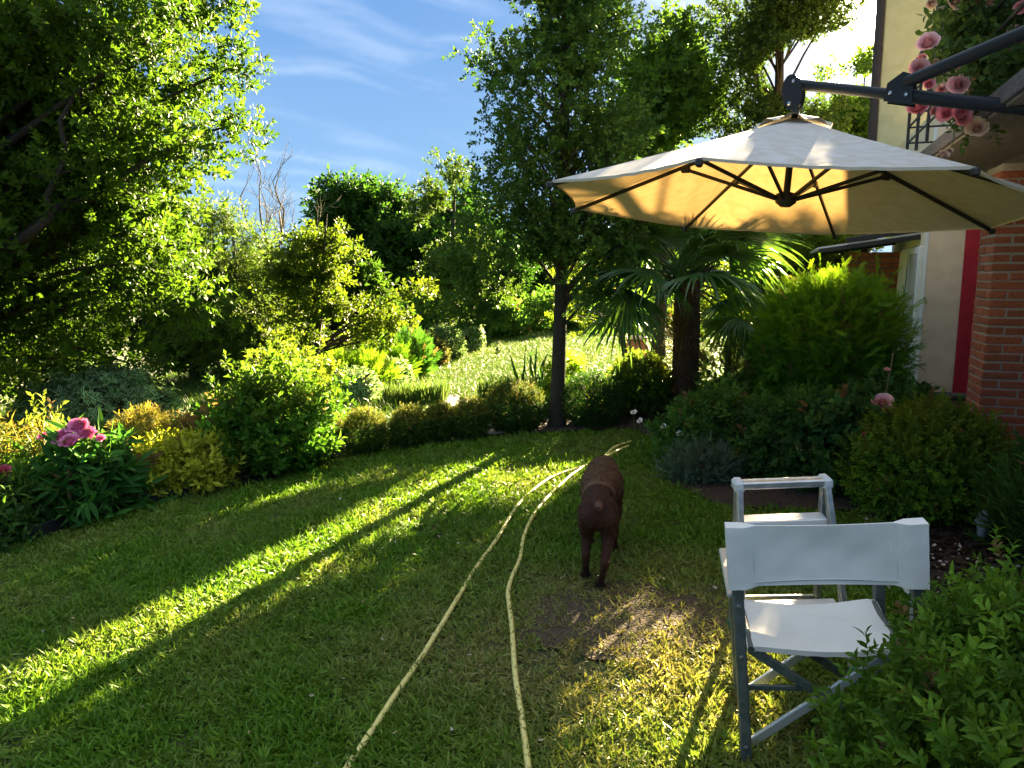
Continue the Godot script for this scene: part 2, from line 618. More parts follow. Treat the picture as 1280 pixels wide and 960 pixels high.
func dog() -> void:
	# right is +x, it walks towards -z
	var o := thing("dog", "chocolate brown short-tailed dog walking away across the lawn beside the hose", "dog", on(0.43, -3.66))
	o.rotation.y = deg_to_rad(-7)
	var B := []
	B.append([Vector3(0, .425, .03), Vector3(0, .445, -.16), .056, .066])
	B.append([Vector3(0, .375, .03), Vector3(0, .40, -.14), .058, .066])
	B.append([Vector3(0, .44, -.16), Vector3(.01, .425, -.36), .068, .095])
	B.append([Vector3(.01, .41, -.32), Vector3(.02, .385, -.50), .098, .108])
	B.append([Vector3(.02, .41, -.50), Vector3(.02, .42, -.62), .104, .085])
	B.append([Vector3(.02, .34, -.46), Vector3(.02, .345, -.60), .085, .072])
	B.append([Vector3(.02, .45, -.60), Vector3(.035, .42, -.80), .070, .054])
	B.append([Vector3(.035, .40, -.82), Vector3(.04, .35, -.90), .060, .046])
	B.append([Vector3(.04, .34, -.90), Vector3(.045, .26, -.97), .040, .028])
	# hind legs: the left one forward, the right one back and turned in
	var hind := [[-1.0, -.075, Vector3(-.058, .028, -.06)], [1.0, .0, Vector3(.020, .028, .055)]]
	for h in hind:
		var s: float = h[0]
		var fz: float = h[1]
		var paw: Vector3 = h[2]
		var hip := Vector3(.036 * s, .39, .0)
		var knee := Vector3(.060 * s, .275, -.075 + fz * .6)
		var hock := Vector3(lerpf(.056 * s, paw.x, .5), .165, paw.z + .07)
		B.append([hip, knee, .066, .043, .03])
		B.append([Vector3(.040 * s, .37, .035), Vector3(.054 * s, .275, .005 + fz * .5), .056, .034, .025])
		B.append([knee, hock, .035, .0175, .02])
		B.append([Vector3(.054 * s, .27, .0 + fz * .5), hock, .030, .0145, .02])
		B.append([hock + Vector3(0, .008, .008), paw + Vector3(0, .015, .012), .0185, .0165, .012])
		for t in 4:
			var x := (t - 1.5) * .0125
			B.append([paw + Vector3(x * .7, .005, .0), paw + Vector3(x, -.012, -.045 + absf(t - 1.5) * .008), .0145, .012, .008])
	for s in [-1.0, 1.0]:
		var z: float = -.50 + .05 * s
		B.append([Vector3(.062 * s + .02, .34, -.53), Vector3(.075 * s + .02, .235, -.47), .055, .036, .03])
		B.append([Vector3(.075 * s + .02, .235, -.47), Vector3(.07 * s + .02, .12, z), .030, .021, .02])
		B.append([Vector3(.07 * s + .02, .12, z), Vector3(.07 * s + .02, .04, z - .01), .021, .018, .015])
		for t in 4:
			var x := (t - 1.5) * .012
			B.append([Vector3(.07 * s + .02 + x * .7, .032, z - .015), Vector3(.07 * s + .02 + x, .017, z - .055), .0145, .012, .008])
	B.append([Vector3(0, .455, .07), Vector3(.004, .452, .112), .021, .018, .018])
	B.append([Vector3(0, .315, .02), Vector3(0, .31, -.06), .018, .016, .015])
	var fur := func(p: Vector3, _n: Vector3) -> Color:
		var dark := Color(.046, .018, .009)
		var c := dark
		var k := bump.get_noise_3dv(p * 60.0) * .25 + 1.0
		if p.z > .07 and p.y > .425:
			c = dark.lerp(Color(.13, .06, .04), smoothstep(.08, .10, p.z))
		# paler brown over the back, with a pale band where it meets the rump
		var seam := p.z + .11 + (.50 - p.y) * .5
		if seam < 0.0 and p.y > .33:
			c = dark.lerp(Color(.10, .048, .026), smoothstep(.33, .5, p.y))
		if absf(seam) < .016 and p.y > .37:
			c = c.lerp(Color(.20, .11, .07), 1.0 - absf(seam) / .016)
		if p.y < .10:
			c = c.lerp(Color(.018, .009, .006), .7)
		return c * k
	var m: StandardMaterial3D = mats.fur
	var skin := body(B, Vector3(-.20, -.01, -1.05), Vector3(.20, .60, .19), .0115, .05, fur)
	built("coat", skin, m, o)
	var hair := MB.new()
	hair.leaf(Vector3.ZERO, Vector3.UP, Vector3.BACK, .015, .0022, .2, .25, 2)
	var hw: Array[Transform3D] = []
	var hc := PackedColorArray()
	rng.seed = 66
	for i in 16000:
		var t := (rng.randi() % (skin.v.size() / 3)) * 3
		var w := Vector3(rng.randf(), rng.randf(), rng.randf())
		w /= w.x + w.y + w.z
		var p := skin.v[t] * w.x + skin.v[t + 1] * w.y + skin.v[t + 2] * w.z
		var nn := (skin.n[t] + skin.n[t + 1] + skin.n[t + 2]).normalized()
		var lie := Vector3(0, -.55, .8)
		lie = (lie - nn * lie.dot(nn)).normalized()
		hw.append(Transform3D(facing((lie + nn * .38 + rnd_dir() * .22).normalized(), rng.randf_range(.6, 1.15)), p - nn * .001))
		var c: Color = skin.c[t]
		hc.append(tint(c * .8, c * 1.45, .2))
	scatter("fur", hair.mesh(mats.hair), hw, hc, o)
	for s in [-1.0, 1.0]:
		var e := MB.new()
		var rows := []
		for i in 4:
			var t := i / 3.0
			var row := []
			for j in 4:
				var w := (j - 1.5) / 1.5 * .035 * (1 - t * .6)
				row.append(Vector3(.035 + s * (.046 + .016 * t + .01 * sin(t * 3)), .45 - .085 * t, -.82 + w))
			rows.append(row)
		e.colored = true
		e.ink = Color(.03, .013, .008)
		e.sheet(rows)
		built("ear", e, m, o)

# ---------------------------------------------------------------- palm
func frond_mesh(sd: int, droop: float) -> ArrayMesh:
	# a fan leaf: the stalk runs along y, the fan opens beyond it
	rng.seed = sd
	var b := MB.new()
	var stalk := 0.62
	var pts := []
	for i in 6:
		var t := i / 5.0
		pts.append(Vector3(0, stalk * t, -0.10 * droop * t * t))
	b.tube(pts, [.017, .014, .012, .011, .010, .008], 5, false)
	var hub: Vector3 = pts[5]
	var n := 40
	for i in n:
		var a := lerpf(-2.35, 2.35, i / (n - 1.0)) + rng.randf_range(-.02, .02)
		var d := Vector3(sin(a), cos(a), 0)
		var side := Vector3(cos(a), -sin(a), 0)
		var length := 0.60 * (1.0 - 0.16 * absf(a) / 2.35) * rng.randf_range(.92, 1.06)
		var w0 := 0.030
		var sag := droop * rng.randf_range(.7, 1.5)
		var last := [hub, hub, hub]
		for s in range(1, 7):
			var t := s / 6.0
			var wide := w0 * sin(PI * (0.10 + 0.86 * pow(t, .8))) * (1.0 if s < 6 else 0.0)
			var q := hub + d * length * t * (1 - 0.12 * sag * t * t) + Vector3(0, 0, -0.06 * sin(t * 2.4) - 0.30 * sag * t * t * t)
			var ridge := Vector3(0, 0, 0.35 * wide)
			var now := [q - side * wide * .5 - ridge, q + ridge * .4, q + side * wide * .5 - ridge]
			b.quad(last[0], now[0], now[1], last[1])
			b.quad(last[1], now[1], now[2], last[2])
			last = now
	return b.mesh(mats.palm)

func palm() -> void:
	var base := on(1.83, -8.0)
	var o := thing("palm_tree", "fan palm with a shaggy brown trunk standing behind the clipped bushes", "palm tree", base)
	rng.seed = 77
	var t := MB.new()
	var pts := []
	var rad := []
	for i in 12:
		var s := i / 11.0
		pts.append(Vector3(.015 * sin(s * 3), -0.1 + 1.55 * s, .01 * cos(s * 4)))
		rad.append(.135 + .02 * sin(s * 2.2) - .02 * s)
	t.tube(pts, rad, 12)
	built("trunk", t, mats.palm_bark, o)
	var fib := MB.new()
	fib.leaf(Vector3.ZERO, Vector3(0.25, 1, 0).normalized(), Vector3.RIGHT, .13, .02, .2, .5, 2)
	fib.leaf(Vector3(.01, 0, .01), Vector3(0.6, .8, .2).normalized(), Vector3.RIGHT, .10, .012, .2, -.6, 2)
	var where: Array[Transform3D] = []
	var cols := PackedColorArray()
	for i in 1500:
		var a := rng.randf() * TAU
		var y := rng.randf_range(0.0, 1.42)
		var d := Vector3(cos(a), 0, sin(a))
		var up := Vector3(0, -1.0 if rng.randf() < .35 else 1.0, 0)
		where.append(Transform3D(Basis(d, up, d.cross(up)) * rng.randf_range(.6, 1.3), d * .128 + Vector3(0, y, 0)))
		cols.append(tint(Color(.10, .06, .03), Color(.20, .13, .07)))
	scatter("trunk_fibre", fib.mesh(mats.leaf_matt), where, cols, o)
	var kinds := [frond_mesh(1, .35), frond_mesh(2, .75), frond_mesh(3, .95)]
	var heart := Vector3(0, 1.45, 0)
	for i in 54:
		var f := i / 53.0
		var a := i * 2.399963 + rng.randf() * .3
		var el := deg_to_rad(lerpf(78, -26, pow(f, .8))) + rng.randf_range(-.1, .1)
		var d := Vector3(cos(a) * cos(el), sin(el), sin(a) * cos(el))
		var out := Vector3(cos(a), 0, sin(a))
		var face := (Vector3.UP * cos(el) - out * sin(el)).normalized()   # the upper side of the leaf
		face = face.rotated(d, rng.randf_range(-.5, .5))
		var x := d.cross(face).normalized()
		if el < -.05 and d.z > .45:
			continue
		if sunlit(base + heart + d * .7) or sunlit(base + heart + d * 1.0):
			continue
		var fr := part("frond", kinds[0 if f < .3 else (1 if f < .75 else 2)], o)
		fr.transform = Transform3D(Basis(x, d, x.cross(d)) * rng.randf_range(.98, 1.25) * (0.8 if f < .12 else 1.0), heart + Vector3(0, .12 - .22 * f, 0) + out * .06)
	var dead := MB.new()
	for i in 26:
		var a := rng.randf() * TAU
		var d := Vector3(cos(a), 0, sin(a))
		dead.bar(heart + d * .1 + Vector3(0, -.2 + .2 * rng.randf(), 0), heart + d * rng.randf_range(.2, .3) + Vector3(0, rng.randf_range(-.1, .2), 0), .03, .012, d.cross(Vector3.UP), .002)
	built("leaf_bases", dead, mats.palm_bark, o, "stuff")

# ---------------------------------------------------------------- garden furniture
func chair() -> void:
	var o := thing("director_chair", "white canvas folding chair with aluminium frame, seen from behind at the hedge", "chair", Vector3(.758, .045, -2.253))
	var r := Vector3(.97622, .09092, .19678)
	var u := Vector3(-.09252, .99571, -.00106)
	var f := Vector3(.19604, .01717, -.98045)
	o.transform.basis = Basis(r, u, -f)
	# here: x to the right, y up, -z away from the camera; the back-left foot is the origin
	var W := .516
	var D := .39
	var post := func(called: String, x: float, d: float, y1: float) -> void:
		var b := MB.new()
		b.bar(Vector3(x, -.035, -d), Vector3(x, y1, -d), .034, .042, Vector3.RIGHT, .004)
		built(called, b, mats.alu, o)
	post.call("leg", 0, 0, .775)
	post.call("leg", W, 0, .775)
	post.call("leg", 0.012, D, .53)
	post.call("leg", W - .012, D, .53)
	for x in [0.0, W]:
		var arm := MB.new()
		var rows := []
		arm.box(Vector3(x - (.006 if x == 0.0 else -.006), .545, -D * .5 - .022), Vector3(.05, .016, D + .045 - .04), .006)
		built("armrest", arm, mats.alu_light, o)
	for x in [0.0, W]:
		for y in [.05, .36, .53]:
			var sc := MB.new()
			sc.tube([Vector3(x, y, .018), Vector3(x, y, .0245), Vector3(x, y, .026)], [.008, .0075, .004], 8)
			built("screw", sc, mats.steel, o)
	# crossing bars under the seat, near pair and far pair, each a bar of its own
	for d in [0.055, D - .045]:
		for k in 2:
			var b := MB.new()
			var off: float = d + (.009 if k == 0 else -.009)
			var x0 := .02 if k == 0 else W - .02
			var x1 := W - .035 if k == 0 else .035
			b.bar(Vector3(x0, .012, -off), Vector3(x1, .352, -off), .030, .015, Vector3.RIGHT, .003)
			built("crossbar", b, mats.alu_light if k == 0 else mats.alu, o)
		var pin := MB.new()
		pin.tube([Vector3(W / 2, .182, -d + .024), Vector3(W / 2, .182, -d - .024)], [.008, .008], 8)
		built("pivot", pin, mats.steel, o)
	for x in [.035, W - .035]:
		var b := MB.new()
		b.tube([Vector3(x, .358, -.03), Vector3(x, .358, -D + .02)], [.011, .011], 8)
		built("seat_rail", b, mats.alu, o)
	var brace := MB.new()
	brace.bar(Vector3(.0, .235, -.02), Vector3(.19, .215, -.055), .018, .01, Vector3.UP, .002)
	built("brace", brace, mats.alu, o)
	# seat: a sheet that sags between its rails, thick enough to have edges
	for layer in 1:
		var seat := MB.new()
		var top := []
		var bot := []
		for i in 17:
			var t := i / 16.0
			var ra := []
			var rb := []
			for j in 13:
				var s := j / 12.0
				var x := lerpf(.024, W - .024, t)
				var z := -lerpf(.035, D - .01, s)
				var sag := .030 * sin(PI * t) * (.75 + .25 * sin(PI * s)) + .003 * sin(t * 9.0 + s * 7.0) * sin(PI * t) * sin(PI * s)
				var edge := .010 * exp(-30.0 * minf(t, 1 - t))
				var y := .372 - sag - edge + .003 * sin(s * 9 + t * 5)
				ra.append(Vector3(x, y, z))
				rb.append(Vector3(x, y - .006 - (.012 if (j == 0 or j == 12) and i % 2 == 0 else .010 if j == 0 or j == 12 else .0), z))
			top.append(ra)
			bot.append(rb)
		seat.sheet(top)
		bot.reverse()
		seat.sheet(bot)
		for i in 16:
			for j in [0, 12]:
				seat.quad(top[i][j], top[i + 1][j], bot[15 - i][j], bot[16 - i][j])
		for j in 12:
			for i in [0, 16]:
				seat.quad(top[i][j], top[i][j + 1], bot[16 - i][j + 1], bot[16 - i][j])
		built("seat", seat, mats.canvas, o)
	# backrest: a band between sleeves round the two posts
	var back := MB.new()
	var fr := []
	var bk := []
	for i in 33:
		var t := i / 32.0
		var ra := []
		var rb := []
		for j in 9:
			var s := j / 8.0
			var x := lerpf(-.027, W + .027, t)
			var y := lerpf(.584, .786 - .010 * sin(PI * t), s) + .004 * sin(PI * t) * (1 - s)
			var bellied := .018 * sin(PI * t) * (.4 + .6 * sin(PI * s)) + (.003 * sin(t * 9 + s * 5) + .002 * sin(t * 23 - s * 9 + 2.0)) * sin(PI * s) * sin(PI * t)
			var sleeve := lerpf(.027, .002, smoothstep(.088, .16, minf(t, 1.0 - t)))
			var wr := .0016 * sin(s * 30.0 + t * 9.0) if t < .11 or t > .89 else 0.0
			ra.append(Vector3(x, y, sleeve - bellied + wr))
			rb.append(Vector3(x, y, -sleeve - bellied - .002))
		fr.append(ra)
		bk.append(rb)
	back.sheet(fr)
	bk.reverse()
	back.sheet(bk)
	for i in 32:
		for j in [0, 8]:
			back.quad(fr[i][j], fr[i + 1][j], bk[31 - i][j], bk[32 - i][j])
	for j in 8:
		for i in [0, 32]:
			back.quad(fr[i][j], fr[i][j + 1], bk[32 - i][j + 1], bk[32 - i][j])
	built("backrest", back, mats.canvas, o)
	var seam := MB.new()
	for x in [.052, W - .052]:
		seam.tube([Vector3(x, .588, .006 - .004), Vector3(x, .68, .004 - .004), Vector3(x, .782, .006 - .004)], [.0022, .0022, .0022], 5)
	var hem := []
	var hr := []
	for i in 17:
		var t := i / 16.0
		hem.append(Vector3(lerpf(.05, W - .05, t), .600 + .004 * sin(PI * t), .004 - .018 * sin(PI * t) * .55))
		hr.append(.002)
	seam.tube(hem, hr, 5)
	built("stitching", seam, mats.canvas_seam, o, "stuff")

func ladder() -> void:
	var o := thing("step_ladder", "small aluminium step ladder standing open just beyond the canvas chair", "step ladder", Vector3(.90, .055, -2.76))
	var r := Vector3(.990, .075, .10).normalized()
	var f := Vector3(.10, 0, -.995)
	var u := f.cross(r).normalized() * -1.0
	o.transform.basis = Basis(r, u, -(u.cross(r)).normalized() * -1.0)
	o.transform.basis = Basis(r, u, r.cross(u))
	var fl := Vector3(0, 0, 0)
	var fr := Vector3(.405, 0, .02)
	var rl := Vector3(.025, 0, -.38)
	var rr := Vector3(.375, 0, -.37)
	var tl := Vector3(.035, .70, -.16)
	var tr := Vector3(.365, .70, -.155)
	var rail := func(called: String, a: Vector3, b: Vector3, m: Material) -> void:
		var s := MB.new()
		var d := (b - a).normalized()
		s.bar(a, b, .022, .040, Vector3.RIGHT, .003)
		var x := Vector3.RIGHT
		s.bar(a + x * .0115 + d * .01, b + x * .0115 - d * .01, .005, .016, Vector3.RIGHT, .001)
		s.bar(a - x * .0115 + d * .01, b - x * .0115 - d * .01, .005, .016, Vector3.RIGHT, .001)
		built(called, s, m, o)
	rail.call("front_rail", fl, tl + Vector3(0, 0, .022), mats.alu_bright)
	rail.call("front_rail", fr, tr + Vector3(0, 0, .022), mats.alu_bright)
	rail.call("rear_leg", rl, tl + Vector3(.0, -.02, -.022), mats.alu_bright)
	rail.call("rear_leg", rr, tr + Vector3(.0, -.02, -.022), mats.alu_bright)
	for k in 3:
		var t := [.33, .565, .80][k] as float
		var a := fl.lerp(tl, t)
		var b := fr.lerp(tr, t)
		var s := MB.new()
		var c := (a + b) / 2 + Vector3(0, 0, -.03)
		var w := (b - a).length() - .024
		var dz := .085
		s.box(c, Vector3(w, .022, dz), .004)
		for i in 9:
			s.box(c + Vector3(0, .0115, (i - 4) * dz * .11), Vector3(w * .98, .0016, dz * .05), .0006)
		s.box(c + Vector3(0, -.014, dz * .46), Vector3(w, .012, .006), .002)
		built("tread", s, mats.alu_white, o)
	var bar := MB.new()
	bar.bar(tl + Vector3(.0, .012, .022), tr + Vector3(.0, .012, .022), .036, .03, Vector3.BACK, .006)
	bar.bar(tl + Vector3(.012, .012, -.022), tr + Vector3(-.012, .012, -.022), .02, .024, Vector3.BACK, .005)
	built("top_bar", bar, mats.alu_bright, o)
	for p in [tl, tr]:
		var cap := MB.new()
		cap.box(p + Vector3(0, .008, 0), Vector3(.042, .046, .085), .010)
		built("corner_cap", cap, mats.plastic_pale, o)
	var lower := MB.new()
	lower.bar(rl.lerp(tl, .22), rr.lerp(tr, .22), .03, .012, Vector3.UP, .002)
	built("rear_brace", lower, mats.alu_bright, o)
	for p in [fl, fr, rl, rr]:
		var foot := MB.new()
		foot.box(p + Vector3(0, .012, 0), Vector3(.03, .05, .05), .006)
		built("foot", foot, mats.green_rubber, o)

func parasol() -> void:
	var C := Vector3(1.6815, 2.0057, -4.7819)
	var nrm := Vector3(.07143, .99665, -.03987)
	var rim := [Vector3(.855, 2.114, -3.556), Vector3(.23, 2.121, -4.503), Vector3(.456, 2.06, -5.614), Vector3(1.399, 1.968, -6.237), Vector3(2.508, 1.897, -6.008), Vector3(3.133, 1.891, -5.06), Vector3(2.907, 1.951, -3.95), Vector3(1.964, 2.044, -3.327)]
	var mast := Vector3(3.15, 0, -3.45)
	mast.y = height(mast.x, mast.z)
	var o := thing("parasol", "large octagonal beige cantilever parasol with dark frame over the lawn", "parasol", mast)
	var A := C + nrm * .525
	var L := func(p: Vector3) -> Vector3: return p - mast
	# the cloth: eight panels, each pulled in a little between its ribs
	var cloth := MB.new()
	var hem := MB.new()
	rng.seed = 4
	for k in 8:
		var p: Vector3 = rim[k]
		var q: Vector3 = rim[(k + 1) % 8]
		var rows := []
		for i in 15:
			var t := i / 14.0
			var row := []
			for j in 15:
				var s := j / 14.0
				var e := p.lerp(q, s)
				var pt := A.lerp(e, t)
				var inn := 4.0 * s * (1 - s)
				pt -= nrm * (.009 * sin(PI * t) + .012 * inn * t * t)          # sag
				pt += (C - e).normalized() * .05 * inn * t * t                 # scalloped hem
				pt += nrm * .0025 * bump.get_noise_3dv(pt * 55.0) * t
				pt += nrm * .002 * sin(s * 40.0 + k) * inn * exp(-8.0 * (1 - t))
				row.append(L.call(pt))
			rows.append(row)
		cloth.sheet(rows)
		var line: Array = rows[14]
		for j in 14:
			var w: Vector3 = (A - mast - line[j]).normalized() * .014
			hem.quad(line[j] + nrm * .002, line[j + 1] + nrm * .002, line[j + 1] - nrm * .013 + w * .2, line[j] - nrm * .013 + w * .2)
	built("canopy", cloth, mats.parasol_cloth, o)
	built("hem", hem, mats.parasol_hem, o)
	# the vent flap over the crown, its free edge wavy
	var vent := MB.new()
	var vr := []
	for i in 6:
		var t := i / 5.0
		var ring := []
		for j in 48:
			var a := TAU * j / 48.0
			var dir: Vector3 = (rim[0] - C).normalized().rotated(nrm, a)
			var lift := .012 + (.016 * sin(a * 8.0) + .012 * sin(a * 3.0 + 1.0)) * t
			ring.append(L.call(A + dir * .22 * t - nrm * (.082 * t - lift * (.4 + .6 * t)) + nrm * .02))
		vr.append(ring)
	vent.sheet(vr, true)
	built("vent_flap", vent, mats.parasol_hem, o)
	# ribs, struts, hub
	var hub := C + nrm * .035
	for k in 8:
		var e: Vector3 = rim[k]
		var rib := MB.new()
		var a := A - nrm * .035
		var b := e - nrm * .022
		var side := (b - a).cross(nrm).normalized()
		rib.bar(L.call(a), L.call(b + (b - a).normalized() * .012), .017, .024, side, .003)
		var rb := built("rib", rib, mats.frame_black, o)
		var tip := MB.new()
		tip.box(L.call(b + (b - a).normalized() * .012), Vector3(.03, .04, .04), .008, Basis(side, nrm, side.cross(nrm)))
		built("tip_cap", tip, mats.frame_black, rb)
		var st := MB.new()
		var j: Vector3 = a.lerp(b, .45) - nrm * .02
		st.bar(L.call(hub + (e - C).normalized() * .05), L.call(j), .016, .022, side, .003)
		var sb := built("strut", st, mats.frame_black, o)
		var joint := MB.new()
		joint.box(L.call(j), Vector3(.034, .045, .06), .008, Basis(side, nrm, side.cross(nrm)))
		built("joint", joint, mats.frame_black, sb)
	var h := MB.new()
	h.tube([L.call(hub - nrm * .045), L.call(hub - nrm * .02), L.call(hub + nrm * .03), L.call(hub + nrm * .04)], [.03, .062, .062, .04], 16)
	built("hub", h, mats.frame_black, o)
	var pole := MB.new()
	pole.tube([L.call(hub), L.call(A + nrm * .12)], [.021, .021], 10)
	built("crown_pole", pole, mats.frame_black, o)
	# bracket, arm, strut and mast
	var bp := Vector3(1.714, 2.675, -4.828)
	var arm_dir := (Vector3(2.664, 2.444, -4.117) - Vector3(1.753, 2.726, -4.836)).normalized()
	var flat := arm_dir.cross(Vector3.UP).normalized()
	var bracket := MB.new()
	for s in [-1.0, 1.0]:
		var ring := []
		var ring2 := []
		for i in 20:
			var a := TAU * i / 20.0
			var w := (arm_dir.slide(flat).normalized() * cos(a) * .062 + Vector3.UP * sin(a) * .105)
			ring.append(L.call(bp + w + flat * s * .037))
			ring2.append(L.call(bp + w + flat * s * .029))
		for i in 20:
			var n2 := (i + 1) % 20
			bracket.tri_out(L.call(bp + flat * s * .037), ring[i], ring[n2], L.call(bp))
			bracket.quad_out(ring[i], ring[n2], ring2[n2], ring2[i], L.call(bp + flat * s * .033))
			bracket.tri_out(L.call(bp + flat * s * .029), ring2[i], ring2[n2], L.call(bp + flat * s * .033))
	bracket.tube([L.call(A + nrm * .06), L.call(bp - Vector3(0, .06, 0))], [.028, .034], 12)
	built("bracket", bracket, mats.frame_dark, o)
	var arm_a := Vector3(1.72, 2.735, -4.86)
	var joint_p := arm_a + arm_dir * .62
	var arm_end := arm_a + arm_dir * 1.95
	var arm := MB.new()
	arm.tube([L.call(arm_a), L.call(joint_p)], [.031, .031], 20)
	built("arm", arm, mats.frame_dark, o)
	var sleeve := MB.new()
	sleeve.tube([L.call(joint_p - arm_dir * .05), L.call(arm_end)], [.038, .038], 20)
	built("arm_sleeve", sleeve, mats.frame_dark, o)
	var st_a := joint_p + Vector3(-.005, .055, 0)
	var st_dir := (Vector3(2.495, 2.749, -3.91) - Vector3(2.219, 2.652, -4.482)).normalized()
	var top := st_a + st_dir * 1.55
	var stay := MB.new()
	stay.tube([L.call(st_a), L.call(top)], [.034, .034], 20)
	built("stay", stay, mats.frame_dark, o)
	var gusset := MB.new()
	for s in [-1.0, 1.0]:
		var off: Vector3 = flat * s * .048
		var tri2 := [joint_p - arm_dir * .075 - Vector3(0, .048, 0) + off, joint_p + arm_dir * .075 - Vector3(0, .05, 0) + off, joint_p + arm_dir * .08 + Vector3(0, .11, 0) + off, joint_p + arm_dir * .02 + Vector3(0, .12, 0) + off, joint_p - arm_dir * .06 + Vector3(0, .05, 0) + off]
		for i in range(1, 4):
			gusset.tri_out(L.call(tri2[0]), L.call(tri2[i]), L.call(tri2[i + 1]), L.call(joint_p))
			gusset.tri_out(L.call(tri2[0] - off * .12), L.call(tri2[i] - off * .12), L.call(tri2[i + 1] - off * .12), L.call(joint_p + off * 2))
		for i in 5:
			gusset.quad_out(L.call(tri2[i]), L.call(tri2[(i + 1) % 5]), L.call(tri2[(i + 1) % 5] - off * .12), L.call(tri2[i] - off * .12), L.call(joint_p))
	built("gusset", gusset, mats.frame_dark, o)
	var view := -flat if flat.dot(joint_p) > 0 else flat
	for p in [joint_p - arm_dir * .04, joint_p + arm_dir * .045, joint_p + arm_dir * .05 + Vector3(0, .09, 0), bp + Vector3(.008, .065, 0), bp + Vector3(-.01, -.065, 0)]:
		var bolt := MB.new()
		var near: Vector3 = p + view * (.047 if p.x > 2.0 else .036)
		bolt.tube([L.call(near), L.call(near + view * .006), L.call(near + view * .008)], [.014, .013, .007], 10)
		built("bolt", bolt, mats.steel, o)
	var m := MB.new()
	var mt := Vector3(mast.x, top.y + .05, mast.z)
	m.tube([L.call(mast), L.call(mt)], [.045, .045], 16)
	built("mast", m, mats.frame_dark, o)
	var car := MB.new()
	car.tube([L.call(arm_end), L.call(Vector3(mast.x, arm_end.y - .05, mast.z))], [.04, .05], 10)
	car.tube([L.call(top), L.call(mt)], [.04, .05], 10)
	built("carriage", car, mats.frame_dark, o)
	var foot := MB.new()
	foot.box(Vector3(0, .05, 0), Vector3(.9, .1, .9), .01)
	built("base", foot, mats.frame_dark, o)

func hose(called: String, label: String, line: Array, sd: int) -> void:
	rng.seed = sd
	var cv := Curve3D.new()
	cv.bake_interval = 0.05
	for i in line.size():
		var p: Vector2 = line[i]
		var a: Vector2 = line[maxi(i - 1, 0)]
		var b: Vector2 = line[mini(i + 1, line.size() - 1)]
		var d := (b - a) / 6.0
		cv.add_point(on(p.x, p.y, .016 + .006 * sin(i * 2.1)), -Vector3(d.x, 0, d.y), Vector3(d.x, 0, d.y))
	var pts := []
	var rad := []
	var baked := cv.get_baked_points()
	for i in baked.size():
		pts.append(baked[i] + Vector3(0, .002 * bump.get_noise_2d(i * 1.3, sd * 50.0), 0))
		rad.append(.0118)
	var o := thing(called, label, "garden hose", pts[pts.size() - 1], "garden hoses across the lawn")
	for i in pts.size():
		pts[i] -= o.position
	var b := MB.new()
	b.tube(pts, rad, 10)
	built("tube", b, mats.hose, o)
	var bands := MB.new()
	for i in range(3, pts.size() - 2, 9):
		var d: Vector3 = (pts[i + 1] - pts[i]).normalized()
		bands.tube([pts[i] - d * .003, pts[i] + d * .003], [.0123, .0123], 10, false)
	built("markings", bands, mats.hose_mark, o, "stuff")

# ---------------------------------------------------------------- the house
func brick_face(parent: Node3D, origin: Vector3, along: Vector3, width: float, y0: float, y1: float, depth: float, out: Vector3, sd: int, edge0 := 0.0, edge1 := 0.0) -> void:
	# running bond, each brick a mesh shared between alike ones
	rng.seed = sd
	var bh := .054
	var pitch := .066
	var bl := .235
	var cache := {}
	var row := 0
	var y := y0
	while y < y1:
		var x := -(.0 if row % 2 == 0 else .125)
		while x < width - .01:
			var a := maxf(x, 0.0)
			var b := minf(x + bl, width)
			if b - a > .035:
				var w := snappedf(b - a, .005)
				var kind := rng.randi() % 4
				var key := [w, kind]
				if not cache.has(key):
					var m := MB.new()
					m.box(Vector3.ZERO, Vector3(w, bh + .003 * (kind - 1.5), depth), .006)
					cache[key] = m.mesh(mats["brick_%d" % kind])
				var o := part("brick", cache[key], parent)
				var z := along.cross(Vector3.UP)
				if z.dot(out) < 0:
					z = -z
				o.transform = Transform3D(Basis(Vector3.UP.cross(z), Vector3.UP, z), origin + along * ((a + b) / 2.0) + Vector3(0, y + bh / 2.0 + rng.randf_range(-.002, .002), 0) + out * rng.randf_range(-.003, .003))
				o.rotate_object_local(Vector3.BACK, rng.randf_range(-.008, .008))
			x += bl + .012
		y += pitch
		row += 1

